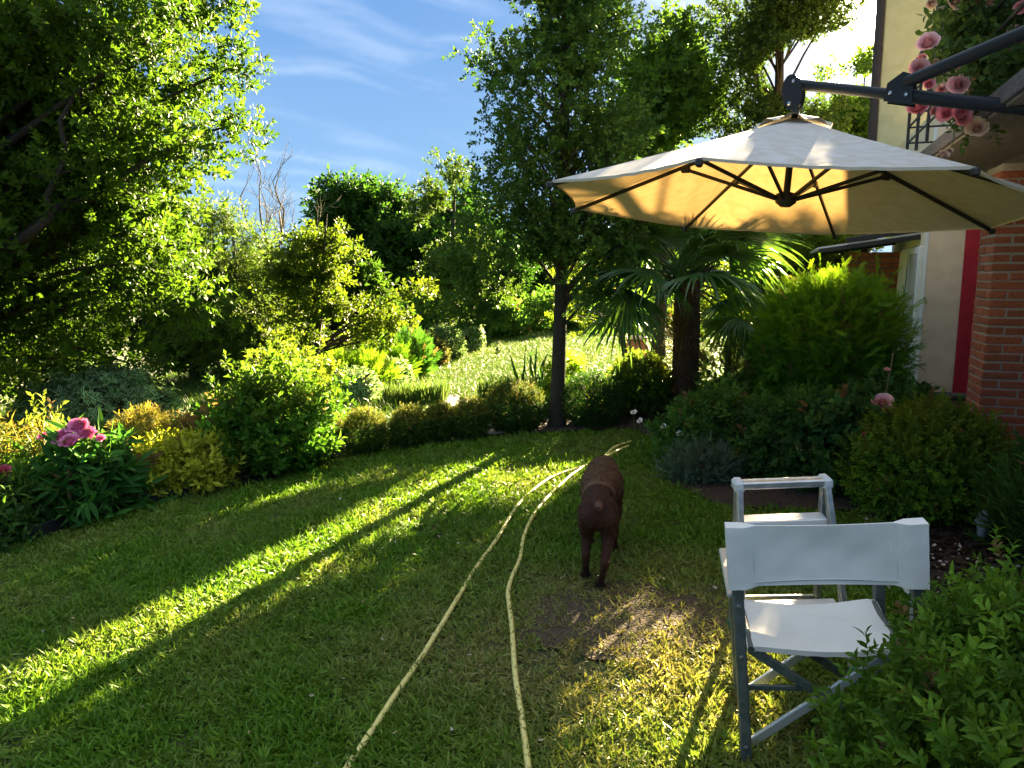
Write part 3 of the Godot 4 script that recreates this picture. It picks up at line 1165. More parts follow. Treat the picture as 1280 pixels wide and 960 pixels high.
func house() -> void:
	var at := Vector3(3.5, .07, -5.6)
	var o := thing("house", "cream and brick house with red stripe, stone base and balcony at the right", "house", at)
	o.rotation.y = deg_to_rad(-18.9)
	# here: x runs into the house to the right, z towards the viewer along its garden front
	var wall := func(called: String, lo: Vector3, hi: Vector3, m: Material, parent: Node = o) -> MeshInstance3D:
		var b := MB.new()
		b.box((lo + hi) / 2.0, hi - lo, .006)
		return built(called, b, m, parent)
	# corner pillar of brick that carries the balcony
	var pil: MeshInstance3D = wall.call("brick_pillar", Vector3(.012, -.3, -.468), Vector3(.868, 2.30, -.012), mats.mortar)
	brick_face(pil, Vector3(0, 0, -.021), Vector3.RIGHT, .88, -.05, 2.24, .03, Vector3.BACK, 5)
	brick_face(pil, Vector3(.021, 0, -.03), Vector3.FORWARD, .43, -.05 + .0, 2.24, .03, Vector3.LEFT, 6)
	# end wall that faces the viewer, beyond the porch
	wall.call("end_wall", Vector3(.0, .26, -3.0), Vector3(4.5, 3.2, -2.62), mats.cream)
	wall.call("red_stripe", Vector3(.345, .20, -2.617), Vector3(.50, 3.0, -2.60), mats.red)
	wall.call("corner_bead", Vector3(-.015, .26, -2.66), Vector3(.012, 3.0, -2.606), mats.white_paint)
	wall.call("porch_back", Vector3(.9, -.2, -2.6), Vector3(1.1, 3.2, 3.0), mats.cream)
	wall.call("porch_floor", Vector3(.1, -.25, -2.6), Vector3(1.0, .02, 3.0), mats.stone_floor)
	# rough stones along the foot of the end wall
	rng.seed = 12
	var base: MeshInstance3D = wall.call("stone_base", Vector3(-.01, -.4, -3.0), Vector3(1.0, .255, -2.60), mats.mortar_dark)
	var x := -.03
	var k := 0
	while x < .95:
		var w := rng.randf_range(.16, .30)
		var y := -.05
		while y < .25:
			var h := minf(rng.randf_range(.10, .19), .27 - y)
			var st := MB.new()
			st.box(Vector3.ZERO, Vector3(w - .015, maxf(h - .014, .02), .07), .018)
			var s := built("stone", st, mats["stone_%d" % (k % 3)], base)
			s.transform = Transform3D(Basis.from_euler(Vector3(rng.randf_range(-.08, .08), rng.randf_range(-.1, .1), rng.randf_range(-.05, .05))), Vector3(x + w / 2, y + h / 2, -2.585))
			y += h
			k += 1
		x += w
	# garden front beyond the corner, with a tall white window
	wall.call("front_wall", Vector3(.0, -.3, -5.2), Vector3(.3, 3.2, -3.0), mats.cream)
	var win: MeshInstance3D = wall.call("window", Vector3(-.05, .27, -3.95), Vector3(-.003, 1.80, -2.72), mats.white_paint)
	wall.call("pane", Vector3(-.057, .36, -3.86), Vector3(-.051, 1.73, -3.36), mats.glass_white, win)
	wall.call("pane", Vector3(-.057, .36, -3.30), Vector3(-.051, 1.73, -2.82), mats.glass_white, win)
	var cur := MB.new()
	var rows := []
	for i in 25:
		var t := i / 24.0
		var fold := .018 * sin(t * 40.0)
		rows.append([Vector3(-.085 + fold, .30, lerpf(-3.95, -3.35, t)), Vector3(-.08 + fold * .7, 1.1, lerpf(-3.95, -3.45, t)), Vector3(-.07 + fold * .4, 1.76, lerpf(-3.93, -3.36, t))])
	cur.sheet(rows)
	built("curtain", cur, mats.cream_cloth, win)
	wall.call("sill", Vector3(-.10, .225, -4.0), Vector3(-.011, .262, -2.70), mats.stone_1, win)
	# brick pier beyond the window and the canopy over it
	var pier: MeshInstance3D = wall.call("brick_pier", Vector3(-.62, -.3, -4.60), Vector3(-.003, 1.76, -4.03), mats.mortar_dark)
	brick_face(pier, Vector3(-.63, 0, -4.038), Vector3.RIGHT, .63, .0, 1.74, .03, Vector3.BACK, 8)
	var can := MB.new()
	can.bar(Vector3(-1.05, 1.79, -4.0), Vector3(.0, 1.94, -4.0), .03, 1.9, Vector3.UP, .006)
	built("door_canopy", can, mats.canopy_sheet, o)
	for f in [[-1.03, 1.765, 1.91, -3.05, .05, .04], [-1.03, 1.765, 1.91, -4.9, .05, .04], [-.75, 1.88, 1.99, -3.03, .06, .03]]:
		var canf := MB.new()
		canf.bar(Vector3(f[0], f[1], f[3]), Vector3(.0, f[2], f[3]), f[4], f[5], Vector3.UP, .005)
		built("canopy_bar", canf, mats.frame_black, o)
	# balcony over the porch
	var slab: MeshInstance3D = wall.call("balcony", Vector3(-.42, 2.40, -1.75), Vector3(1.2, 2.50, 3.6), mats.soffit_2)
	rng.seed = 21
	var zz := -1.7
	var row := 0
	while zz < 3.4:
		var dz := rng.randf_range(.55, .8)
		var xx := -.40
		while xx < 1.1:
			var dx := rng.randf_range(.4, .7)
			var pn := MB.new()
			pn.box(Vector3(xx + dx / 2, 2.392, zz + dz / 2), Vector3(dx - .006, .018, dz - .006), .003)
			built("soffit_slab", pn, mats["soffit_%d" % ((row * 2 + int(xx * 3.0 + 2.0)) % 3)], slab)
			xx += dx
			row += 1
		zz += dz
	var rail := MB.new()
	for y in [2.72, 2.86, 3.0, 3.14, 3.40]:
		rail.bar(Vector3(-.38, y, -1.72), Vector3(-.38, y, 3.5), .016 if y < 3.3 else .04, .016 if y < 3.3 else .03, Vector3.UP, .003)
		rail.bar(Vector3(-.38, y, -1.72), Vector3(.9, y, -1.72), .016 if y < 3.3 else .04, .016 if y < 3.3 else .03, Vector3.UP, .003)
	for z in [-1.72, -1.2, -.7]:
		rail.box(Vector3(-.38, 3.0, z), Vector3(.025, .84, .025), .004)
	built("railing", rail, mats.frame_black, o)
	# upper storey: a yellow corner with a downpipe, then a grey frame and a dark balcony window
	var up: MeshInstance3D = wall.call("upper_wall", Vector3(-.30, 2.2, -5.25), Vector3(.28, 7.2, -5.0), mats.yellow)
	wall.call("upper_wall_back", Vector3(.28, 2.2, -6.4), Vector3(5.0, 7.2, -5.25), mats.taupe)
	var uw: MeshInstance3D = wall.call("upper_window", Vector3(.30, 2.3, -5.25), Vector3(.56, 6.0, -5.08), mats.taupe)
	wall.call("window_reveal", Vector3(.56, 2.3, -5.24), Vector3(.60, 6.0, -5.02), mats.dark_frame, uw)
	wall.call("pane", Vector3(.60, 2.3, -5.247), Vector3(2.2, 5.9, -5.20), mats.glass_dark, uw)
	wall.call("window_bar", Vector3(.86, 2.3, -5.197), Vector3(.93, 5.9, -5.15), mats.dark_frame, uw)
	wall.call("roof", Vector3(-.42, 7.2, -6.4), Vector3(6.0, 7.45, -4.4), mats.roof)
	var pipe := MB.new()
	pipe.tube([Vector3(-.36, .0, -5.0), Vector3(-.36, 3.0, -5.0), Vector3(-.36, 7.2, -5.0)], [.055, .055, .055], 14)
	built("downpipe", pipe, mats.brown_pipe, o)
	for y in [2.9, 4.4, 5.9]:
		var clip := MB.new()
		clip.tube([Vector3(-.36, y - .02, -5.0), Vector3(-.36, y + .02, -5.0)], [.061, .061], 14)
		built("pipe_clip", clip, mats.brown_pipe, o)

func sunpatch() -> void:  # solid form added in place of a sunlit bit of painted wall
	var o := thing("added_sunpatch", "small pink and white ornament added as a solid form at the foot of the white window", "sunpatch", Vector3(4.43, .09, -8.72))
	var b := MB.new()
	b.tube([Vector3(0, .14, 0), Vector3(0, .2, 0), Vector3(.01, .30, 0), Vector3(.015, .37, 0), Vector3(.015, .39, 0)], [.04, .06, .055, .045, .02], 12)
	built("body", b, mats.pink_paint, o)
	var s := MB.new()
	s.tube([Vector3(0, .0, 0), Vector3(0, .05, 0), Vector3(0, .10, 0), Vector3(0, .14, 0)], [.06, .055, .035, .04], 12)
	built("foot", s, mats.white_paint, o)

func spotlight() -> void:
	var o := thing("garden_spotlight", "grey bell-shaped garden spotlight tilted down over the bark mulch", "spotlight", on(2.60, -4.02))
	var b := MB.new()
	var ax := Vector3(-.16, -1, .12).normalized()
	var h := Vector3(0, .235, 0)
	b.tube([h, h + ax * .012, h + ax * .035, h + ax * .06, h + ax * .075, h + ax * .12, h + ax * .145, h + ax * .147], [.010, .028, .037, .038, .033, .026, .021, .002], 16)
	built("housing", b, mats.lamp_grey, o)
	var r := MB.new()
	r.tube([h + ax * .058, h + ax * .072], [.0465, .0455], 16)
	built("ring", r, mats.lamp_grey, o)
	var s := MB.new()
	s.tube([Vector3(.05, -.05, -.02), Vector3(.05, .15, -.02), Vector3(.03, .20, -.012), h + ax * .03], [.012, .010, .009, .008], 8)
	built("stake", s, mats.frame_dark, o)

func pot() -> void:
	var o := thing("garden_pot", "large round orange terracotta pot on the meadow behind a leaning trunk", "pot", on(1.98, -12.0))
	var rows := []
	var prof := [[.0, .0], [.13, .0], [.15, .04], [.19, .16], [.205, .28], [.185, .36], [.15, .41], [.165, .44], [.165, .47], [.13, .465], [.12, .40]]
	for p in prof:
		var ring := []
		for j in 24:
			var a := TAU * j / 24.0
			ring.append(Vector3(cos(a) * p[0], p[1], sin(a) * p[0]))
		rows.append(ring)
	var b := MB.new()
	b.sheet(rows, true)
	built("vessel", b, mats.terracotta, o)
	var rim := MB.new()
	rim.sheet([rows[7], rows[8]], true)
	var rr := []
	for j in 24:
		rr.append(rows[8][j] + Vector3(0, .02, 0))
	rim.tube(rr + [rr[0]], range(25).map(func(_i): return .016), 6, false)
	built("rim", rim, mats.pale_rim, o)

# ---------------------------------------------------------------- sky
func sky() -> ImageTexture:
	var w := 2048
	var h := 1024
	var wisp := FastNoiseLite.new()
	wisp.seed = 5
	wisp.frequency = 1.0
	wisp.fractal_octaves = 5
	wisp.fractal_gain = 0.55
	var broad := FastNoiseLite.new()
	broad.seed = 9
	broad.frequency = 1.0
	broad.fractal_octaves = 3
	var data := PackedFloat32Array()
	data.resize(w * h * 3)
	var ground := Color(.10, .12, .05)
	for j in h:
		var el := PI * (0.5 - (j + .5) / h)
		var sy := sin(el)
		var cy := cos(el)
		var k := pow(clampf(1.0 - sy, 0, 1), 3.2)
		var base := Color(.050, .145, .37).lerp(Color(.22, .37, .53), k)
		for i in w:
			var p := (j * w + i) * 3
			if j > h / 2 + 12:
				data[p] = ground.r
				data[p + 1] = ground.g
				data[p + 2] = ground.b
				continue
			var az := TAU * ((i + .5) / w)          # clockwise from straight ahead
			var d := Vector3(sin(az) * cy, sy, -cos(az) * cy)
			var mu := d.dot(to_sun)
			var c := base
			# the sky whitens towards the sun
			var glow := pow(maxf(mu, 0.0), 30.0)
			c = c.lerp(Color(.88, .90, .90), glow * .6)
			var halo := pow(maxf(mu, 0.0), 900.0)
			c += Color(28.0, 25.0, 18.0) * halo
			# thin high cloud in drawn-out streaks, on a plane overhead; the white veil higher up is added for fill
			if sy > 0.02:
				var u := d.x / (sy + .12)
				var v := -d.z / (sy + .12)
				var uu := u * .80 + v * .60
				var vv := -u * .60 + v * .80
				var warp := broad.get_noise_2d(u * .55 + 7.0, v * .55)
				var s := wisp.get_noise_2d(uu * .9 + warp * .5, vv * 3.4 + warp * .9)
				var veil := smoothstep(-.25, .55, warp + .25)
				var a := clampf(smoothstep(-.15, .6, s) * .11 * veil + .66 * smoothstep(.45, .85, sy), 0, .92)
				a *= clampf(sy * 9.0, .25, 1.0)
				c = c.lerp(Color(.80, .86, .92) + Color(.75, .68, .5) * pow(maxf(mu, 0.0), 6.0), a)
				# a short vapour trail low on the left
				var ax := rad_to_deg(az if az < PI else az - TAU)
				var ay := rad_to_deg(el)
				var q := Vector2(ax + 18.9, (ay - 21.2))
				var along := q.dot(Vector2(.80, -.60))
				var off := absf(q.dot(Vector2(.60, .80)))
				if absf(along) < 1.7:
					c = c.lerp(Color(.85, .92, 1.0), .35 * exp(-off * off * 60.0))
			data[p] = c.r
			data[p + 1] = c.g
			data[p + 2] = c.b
	return ImageTexture.create_from_image(Image.create_from_data(w, h, false, Image.FORMAT_RGBF, data.to_byte_array()))

func make_materials() -> void:
	var m: StandardMaterial3D
	leaf_mat("leaf", .5, 1.0, Color.WHITE, .25)
	leaf_mat("leaf_gloss", .5, .8, Color.WHITE, .22)
	leaf_mat("leaf_matt", .75, .8, Color.WHITE, .25)
	leaf_mat("leaf_thin", .55, 1.0, Color.WHITE, .25)
	leaf_mat("grass", .45, .68, Color.WHITE, .3)
	m = mat("palm", lin(.035, .085, .018), .38)
	m.backlight_enabled = true
	m.backlight = Color(.34, .48, .12)
	m = mat("bark", Color.WHITE, .9)
	tri_planar(m, 3.0, noise_tex(.02, [lin(.014, .011, .007), lin(.042, .032, .021), lin(.024, .02, .014)], [.2, .55, .85], 4), bump_tex(.035, 8), 1.2, false)
	m = mat("bark_grey", Color.WHITE, .9)
	tri_planar(m, 3.0, noise_tex(.02, [lin(.06, .052, .04), lin(.16, .14, .11), lin(.09, .09, .07)], [.2, .55, .85], 14), bump_tex(.03, 18), .8, false)
	mat("stem", lin(.05, .09, .025), .6)
	mat("cane", lin(.16, .13, .07), .8)
	m = mat("palm_bark", Color.WHITE, .95)
	tri_planar(m, 4.0, noise_tex(.03, [lin(.04, .024, .012), lin(.13, .082, .045)], [.3, .7], 24), bump_tex(.05, 28), 2.0, false)
	m = mat("soil", Color.WHITE, .95)
	tri_planar(m, 1.4, noise_tex(.03, [lin(.022, .015, .009), lin(.07, .048, .03), lin(.035, .03, .018)], [.25, .55, .8], 34), bump_tex(.06, 38), 2.5)
	m = mat("dry_soil", Color.WHITE, .95)
	tri_planar(m, 1.8, noise_tex(.03, [lin(.045, .031, .013), lin(.105, .070, .034), lin(.07, .052, .022)], [.25, .55, .8], 35), bump_tex(.06, 39), 2.0)
	m = mat("ground", Color.WHITE, .95)
	tri_planar(m, .9, noise_tex(.02, [lin(.035, .055, .012), lin(.075, .075, .025), lin(.045, .075, .015)], [.25, .5, .75], 44), bump_tex(.07, 48), 2.0)
	m = mat("gravel", Color.WHITE, .9)
	tri_planar(m, 2.5, noise_tex(.09, [lin(.22, .20, .17), lin(.48, .45, .40)], [.3, .7], 54), bump_tex(.12, 58), 2.0)
	# frames and cloths
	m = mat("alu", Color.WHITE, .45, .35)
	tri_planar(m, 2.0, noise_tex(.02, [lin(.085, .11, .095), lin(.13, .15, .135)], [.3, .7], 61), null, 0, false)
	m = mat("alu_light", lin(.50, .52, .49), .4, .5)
	m = mat("alu_bright", Color.WHITE, .34, .75)
	tri_planar(m, 2.0, noise_tex(.015, [lin(.36, .37, .37), lin(.50, .50, .49)], [.3, .7], 62), null, 0, false)
	mat("alu_white", lin(.72, .71, .67), .4, .25)
	mat("steel", lin(.55, .55, .55), .25, .9)
	mat("plastic_pale", lin(.52, .53, .50), .5)
	mat("green_rubber", lin(.02, .12, .05), .6)
	m = mat("canvas", Color.WHITE, .85)
	tri_planar(m, 1.3, noise_tex(.012, [lin(.75, .735, .66), lin(.78, .765, .69)], [.35, .65], 63), bump_tex(.34, 64, 1024, 2), .12, false)
	m.backlight_enabled = true
	m.backlight = Color(.55, .53, .48)
	mat("canvas_seam", lin(.55, .56, .54), .9)
	m = mat("parasol_cloth", Color.WHITE, .85)
	tri_planar(m, .55, noise_tex(.006, [lin(.54, .51, .45), lin(.60, .58, .53), lin(.52, .47, .39), lin(.61, .59, .55)], [.2, .45, .62, .85], 65, 1024, 3), null, 0, false)
	m.backlight_enabled = true
	m.backlight = Color(.54, .445, .285)
	mat("parasol_hem", lin(.50, .46, .38), .85)
	mat("frame_black", lin(.012, .013, .014), .5)
	m = mat("frame_dark", lin(.010, .014, .018), .48)
	m.metallic_specular = .35
	m = mat("hose", Color.WHITE, .4)
	tri_planar(m, 2.0, noise_tex(.03, [lin(.40, .33, .12), lin(.64, .55, .17), lin(.70, .61, .20)], [.12, .38, .8], 68), null, 0)
	mat("hose_mark", lin(.50, .43, .12), .5)
	m = mat("fur", Color.WHITE, .5)
	m.metallic_specular = .3
	m.vertex_color_use_as_albedo = true
	m.heightmap_enabled = true
	m.uv1_triplanar = true
	m.uv1_scale = Vector3(22, 5, 9)
	m.heightmap_texture = bump_tex(.05, 71)
	m.heightmap_scale = .3
	m = mat("hair", Color.WHITE, .42)
	m.vertex_color_use_as_albedo = true
	m.metallic_specular = .4
	# the house
	for k in 4:
		m = mat("brick_%d" % k, Color.WHITE, .88)
		var f: float = [.86, 1.0, 1.12, .95][k]
		tri_planar(m, 5.0, noise_tex(.025, [lin(.27 * f, .072 * f, .032 * f), lin(.42 * f, .12 * f, .052 * f), lin(.34 * f, .115 * f, .06 * f)], [.25, .55, .85], 80 + k, 256), bump_tex(.08, 85, 256), .5)
	m = mat("mortar", Color.WHITE, .95)
	tri_planar(m, 3.0, noise_tex(.05, [lin(.34, .30, .24), lin(.46, .41, .34)], [.3, .7], 91), bump_tex(.1, 92), .8)
	mat("mortar_dark", lin(.12, .105, .09), .95)
	for k in 3:
		m = mat("stone_%d" % k, Color.WHITE, .9)
		var c: Array = [[.085, .09, .085], [.13, .085, .06], [.11, .11, .10]][k]
		tri_planar(m, 3.0, noise_tex(.03, [lin(c[0] * .6, c[1] * .6, c[2] * .6), lin(c[0] * 1.3, c[1] * 1.3, c[2] * 1.3)], [.3, .7], 95 + k, 256), bump_tex(.05, 99, 256), 2.0)
	m = mat("cream", Color.WHITE, .9)
	tri_planar(m, .7, noise_tex(.012, [lin(.70, .57, .39), lin(.78, .65, .46)], [.3, .7], 101), bump_tex(.2, 102), .15)
	m = mat("yellow", Color.WHITE, .9)
	tri_planar(m, .7, noise_tex(.012, [lin(.62, .53, .26), lin(.70, .60, .31)], [.3, .7], 103), bump_tex(.2, 102), .15)
	m = mat("red", Color.WHITE, .85)
	tri_planar(m, .9, noise_tex(.015, [lin(.36, .012, .025), lin(.44, .018, .035)], [.3, .7], 105), bump_tex(.2, 102), .1)
	mat("white_paint", lin(.78, .78, .74), .6)
	mat("taupe", lin(.17, .15, .12), .85)
	mat("dark_frame", lin(.03, .028, .026), .5)
	m = mat("glass_dark", lin(.02, .022, .025), .08)
	m.metallic_specular = .6
	m = mat("glass_white", lin(.62, .66, .64), .12)
	m = mat("cream_cloth", lin(.70, .63, .48), .9)
	m.backlight_enabled = true
	m.backlight = Color(.4, .38, .3)
	m = mat("canopy_sheet", lin(.62, .62, .60), .3)
	m.backlight_enabled = true
	m.backlight = Color(.6, .6, .6)
	m = mat("stone_floor", lin(.25, .23, .20), .9)
	m = mat("soffit", lin(.20, .18, .15), .9)
	for k in 3:
		m = mat("soffit_%d" % k, Color.WHITE, .85)
		var c: Array = [[.17, .145, .115], [.26, .225, .175], [.085, .08, .078]][k]
		tri_planar(m, 2.0, noise_tex(.02, [lin(c[0] * .75, c[1] * .75, c[2] * .75), lin(c[0] * 1.2, c[1] * 1.2, c[2] * 1.2)], [.3, .7], 110 + k), bump_tex(.04, 115), .8)
	mat("roof", lin(.28, .10, .05), .9)
	m = mat("brown_pipe", lin(.04, .022, .014), .55)
	mat("pink_paint", lin(.75, .22, .25), .5)
	mat("lamp_grey", lin(.12, .14, .145), .5, .1)
	m = mat("terracotta", Color.WHITE, .85)
	tri_planar(m, 3.0, noise_tex(.03, [lin(.48, .15, .075), lin(.62, .22, .12)], [.3, .7], 120, 256), bump_tex(.05, 99, 256), .3, false)
	mat("pale_rim", lin(.72, .62, .5), .8)
	for c in [["rose_pink", .86, .36, .38], ["rose_pale", .88, .54, .52], ["rose_cream", .82, .66, .48], ["peony", .78, .24, .42], ["peony_red", .62, .10, .17], ["white_petal", .78, .78, .70]]:
		m = mat(c[0], lin(c[1], c[2], c[3]), .6)
		m.vertex_color_use_as_albedo = true
		m.backlight_enabled = true
		m.backlight = Color(.6, .5, .5)

func poly(a: Array) -> PackedVector2Array:
	var p := PackedVector2Array()
	for q in a:
		p.append(Vector2(q[0], q[1]))
	return p

func _ready() -> void:
	# ---- camera, sky, sun
	var cam := Camera3D.new()
	cam.name = "camera"
	cam.position = Vector3(0, 1.6, 0)
	cam.rotation_degrees = Vector3(-8.4, 0, 0)
	cam.fov = 53.66
	cam.near = 0.05
	cam.far = 3000
	add_child(cam)
	cam.current = true
	var az := deg_to_rad(SUN_AZ)
	var el := deg_to_rad(SUN_EL)
	to_sun = Vector3(sin(az) * cos(el), sin(el), -cos(az) * cos(el))
	var env := Environment.new()
	env.tonemap_mode = Environment.TONE_MAPPER_LINEAR
	env.tonemap_exposure = 23.0
	env.background_mode = Environment.BG_SKY
	env.sky = Sky.new()
	var sm := PanoramaSkyMaterial.new()
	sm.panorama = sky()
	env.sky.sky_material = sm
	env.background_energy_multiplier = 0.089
	env.sdfgi_enabled = true
	env.ssao_enabled = true
	env.ssil_enabled = true
	var we := WorldEnvironment.new()
	we.name = "environment"
	we.environment = env
	add_child(we)
	var sun := DirectionalLight3D.new()
	sun.name = "sun"
	sun.light_color = Color(1.0, .90, .72)
	sun.light_energy = 1.6
	sun.light_angular_distance = 0.5
	sun.shadow_enabled = true
	add_child(sun)
	sun.look_at_from_position(to_sun * 10.0, Vector3.ZERO)

	bump.seed = 2
	bump.frequency = 1.0
	make_materials()
	for a in [
		[[-2.3, -3.04], [-2.1, -3.25], [-1.97, -3.64], [-1.75, -3.96], [-1.42, -4.45], [-.95, -5.15], [-.6, -4.85], [-1.0, -4.0], [-1.3, -3.55], [-1.55, -3.05], [-1.80, -2.5], [-1.9, -2.1], [-2.5, -2.4]],
		[[-3.41, -4.85], [-3.07, -5.41], [-2.54, -5.99], [-2.28, -6.17], [-1.64, -6.91], [-1.57, -6.59], [-1.67, -5.68], [-2.0, -5.38], [-2.43, -5.2], [-2.84, -4.79], [-3.14, -4.45]],
		[[-1.77, -6.7], [-1.23, -7.13], [-.64, -7.39], [0, -7.44], [-.15, -6.85], [-.85, -6.57], [-1.63, -6.28]],
		[[-.55, -6.35], [0, -6.94], [.89, -6.92], [1.05, -6.51], [.63, -5.83], [.3, -5.55], [-.12, -5.75]],
		[[-.28, -2.1], [-.16, -2.52], [-.02, -2.99], [.14, -3.35], [.46, -3.66], [.85, -3.55], [1.2, -3.5], [1.15, -2.2], [1.0, -2.1]],
		[[.3, -5.45], [.42, -4.85], [-.19, -4.36], [-.57, -4.28], [-.78, -4.45]],
		[[-1.7, -9.4], [.4, -8.6], [1.2, -8.6], [3.2, -10.5], [5.5, -19], [-1.0, -19], [-1.4, -13]],
		[[-1.25, -5.05], [-.6, -5.95], [.45, -6.75], [.95, -6.5], [.45, -5.3], [-.5, -4.35]],
		[[-3.5, -4.9], [-2.9, -4.5], [-1.9, -5.35], [-.7, -6.2], [.1, -7.0], [-.1, -7.4], [-1.0, -7.3], [-1.8, -6.8]],
		[[-2.3, -6.3], [-.9, -6.6], [-.3, -6.5], [-.4, -5.9], [-2.4, -5.6]],
		[[-6, -9], [-2.2, -9], [-2.2, -5.9], [-3.0, -5.6], [-3.4, -5], [-6, -5]],
	]:
		var p: PackedVector2Array = Geometry2D.offset_polygon(poly(a), .14)[0]
		lit.append(p)
		var box := Rect2(p[0], Vector2.ZERO)
		for q in p:
			box = box.expand(q)
		lit_box.append(box)

	land()
	house()
	trees()
	bushes()
	borders()
	roses()
	palm()
	parasol()
	chair()
	ladder()
	dog()
	var ha := [[1.028, -6.574], [.896, -6.383], [.692, -6.09], [.476, -5.86], [.307, -5.662], [.115, -5.279], [0, -4.848], [-.095, -4.341], [-.178, -4.04], [-.27, -3.564], [-.332, -3.227], [-.398, -2.94], [-.457, -2.681], [-.497, -2.484], [-.544, -2.304], [-.60, -2.05], [-.70, -1.6]]
	var hb := [[1.078, -6.758], [.902, -6.53], [.749, -6.183], [.617, -6.003], [.471, -5.718], [.288, -5.284], [.148, -4.822], [.072, -4.381], [.045, -4.065], [0, -3.792], [-.02, -3.596], [-.011, -3.415], [0, -3.21], [.013, -2.804], [.035, -2.53], [.052, -2.253], [.07, -1.9], [.09, -1.6]]
	hose("garden_hose", "yellow hose on the lawn, the left one of two, bending to the left corner", Array(poly(ha)), 1)
	hose("garden_hose", "yellow hose on the lawn, the right one of two, passing nearest the dog's feet", Array(poly(hb)), 2)
	spotlight()
	pot()
	sunpatch()
	lawn()

var lawn_edge: PackedVector2Array
var mulch: PackedVector2Array
var track: PackedVector2Array

func land() -> void:
	# one sheet from the feet to the horizon, finer close by
	var n := 150
	var xs := []
	for i in n + 1:
		var t := i / float(n) * 2.0 - 1.0
		xs.append(1200.0 * signf(t) * pow(absf(t), 5.0) + 22.0 * t)
	var rows := []
	for i in n + 1:
		var row := []
		for j in n + 1:
			row.append(on(xs[j], xs[i] - 5.0, -.012 + .012 * bump.get_noise_2d(xs[j] * 2.0, xs[i] * 2.0)))
		rows.append(row)
	var b := MB.new()
	b.sheet(rows)
	structure("ground", b.mesh(mats.ground))
	lawn_edge = poly([[-3.30, -4.60], [-3.16, -4.96], [-2.93, -5.48], [-2.48, -5.84], [-2.04, -6.14], [-1.74, -6.65], [-1.22, -6.98], [-.62, -7.2], [-.16, -7.30], [.48, -7.32], [1.2, -7.35], [1.38, -6.54], [1.15, -5.41], [1.37, -4.82], [1.86, -4.72], [2.32, -4.72], [2.2, -4.1], [1.95, -3.5], [1.8, -3.0], [1.7, -1.2], [-3.6, -1.2], [-3.9, -3.5]])
	mulch = poly([[2.0, -3.5], [2.25, -4.1], [2.4, -4.72], [3.3, -4.9], [3.4, -3.2], [2.6, -2.6], [1.9, -2.7]])
	ground_sheet("mulch_bed", mulch, .012, mats.soil)
	ground_sheet("left_border_soil", poly([[-3.34, -4.60], [-3.18, -4.96], [-2.95, -5.50], [-2.5, -5.86], [-2.06, -6.16], [-1.76, -6.67], [-1.24, -7.0], [-.62, -7.22], [-.4, -7.5], [-1.9, -7.9], [-3.5, -8.0], [-6.0, -8.0], [-6.0, -4.0]]), .008, mats.soil, .2)
	ground_sheet("right_border_soil", poly([[1.2, -7.36], [1.39, -6.54], [1.16, -5.41], [1.38, -4.83], [1.86, -4.73], [2.39, -4.73], [3.3, -4.91], [3.6, -6.0], [3.6, -8.2], [.3, -8.1], [.2, -7.36]]), .016, mats.soil, .2)
	track = poly([[-.36, -7.34], [-.06, -7.40], [-.06, -8.2], [-.30, -9.1], [-.9, -10.2], [-1.3, -10.0], [-.75, -9.0], [-.40, -8.1]])
	ground_sheet("gravel_path", track, .02, mats.gravel, .15)
	var worn := PackedVector2Array()
	for i in 28:
		var a := TAU * i / 28.0
		var k := 1.0 + .35 * bump.get_noise_2d(cos(a) * 2.2 + 5.0, sin(a) * 2.2)
		worn.append(Vector2(.60 + cos(a) * .58 * k, -3.30 + sin(a) * .40 * k))
	ground_sheet("worn_soil", worn, .006, mats.dry_soil, .08)
	var o := thing("bed_edging", "thin dark edging strip bent along the left flower bed", "edging", on(-2.9, -5.5))
	var pts := []
	for q in [[-3.25, -4.85], [-3.1, -5.2], [-2.92, -5.50], [-2.72, -5.66], [-2.48, -5.85], [-2.25, -5.98]]:
		pts.append(on(q[0], q[1], .05) - o.position)
	var e := MB.new()
	for i in pts.size() - 1:
		e.bar(pts[i], pts[i + 1] + (pts[i + 1] - pts[i]).normalized() * .01, .10, .012, Vector3.UP, .003)
	built("strip", e, mats.frame_black, o)

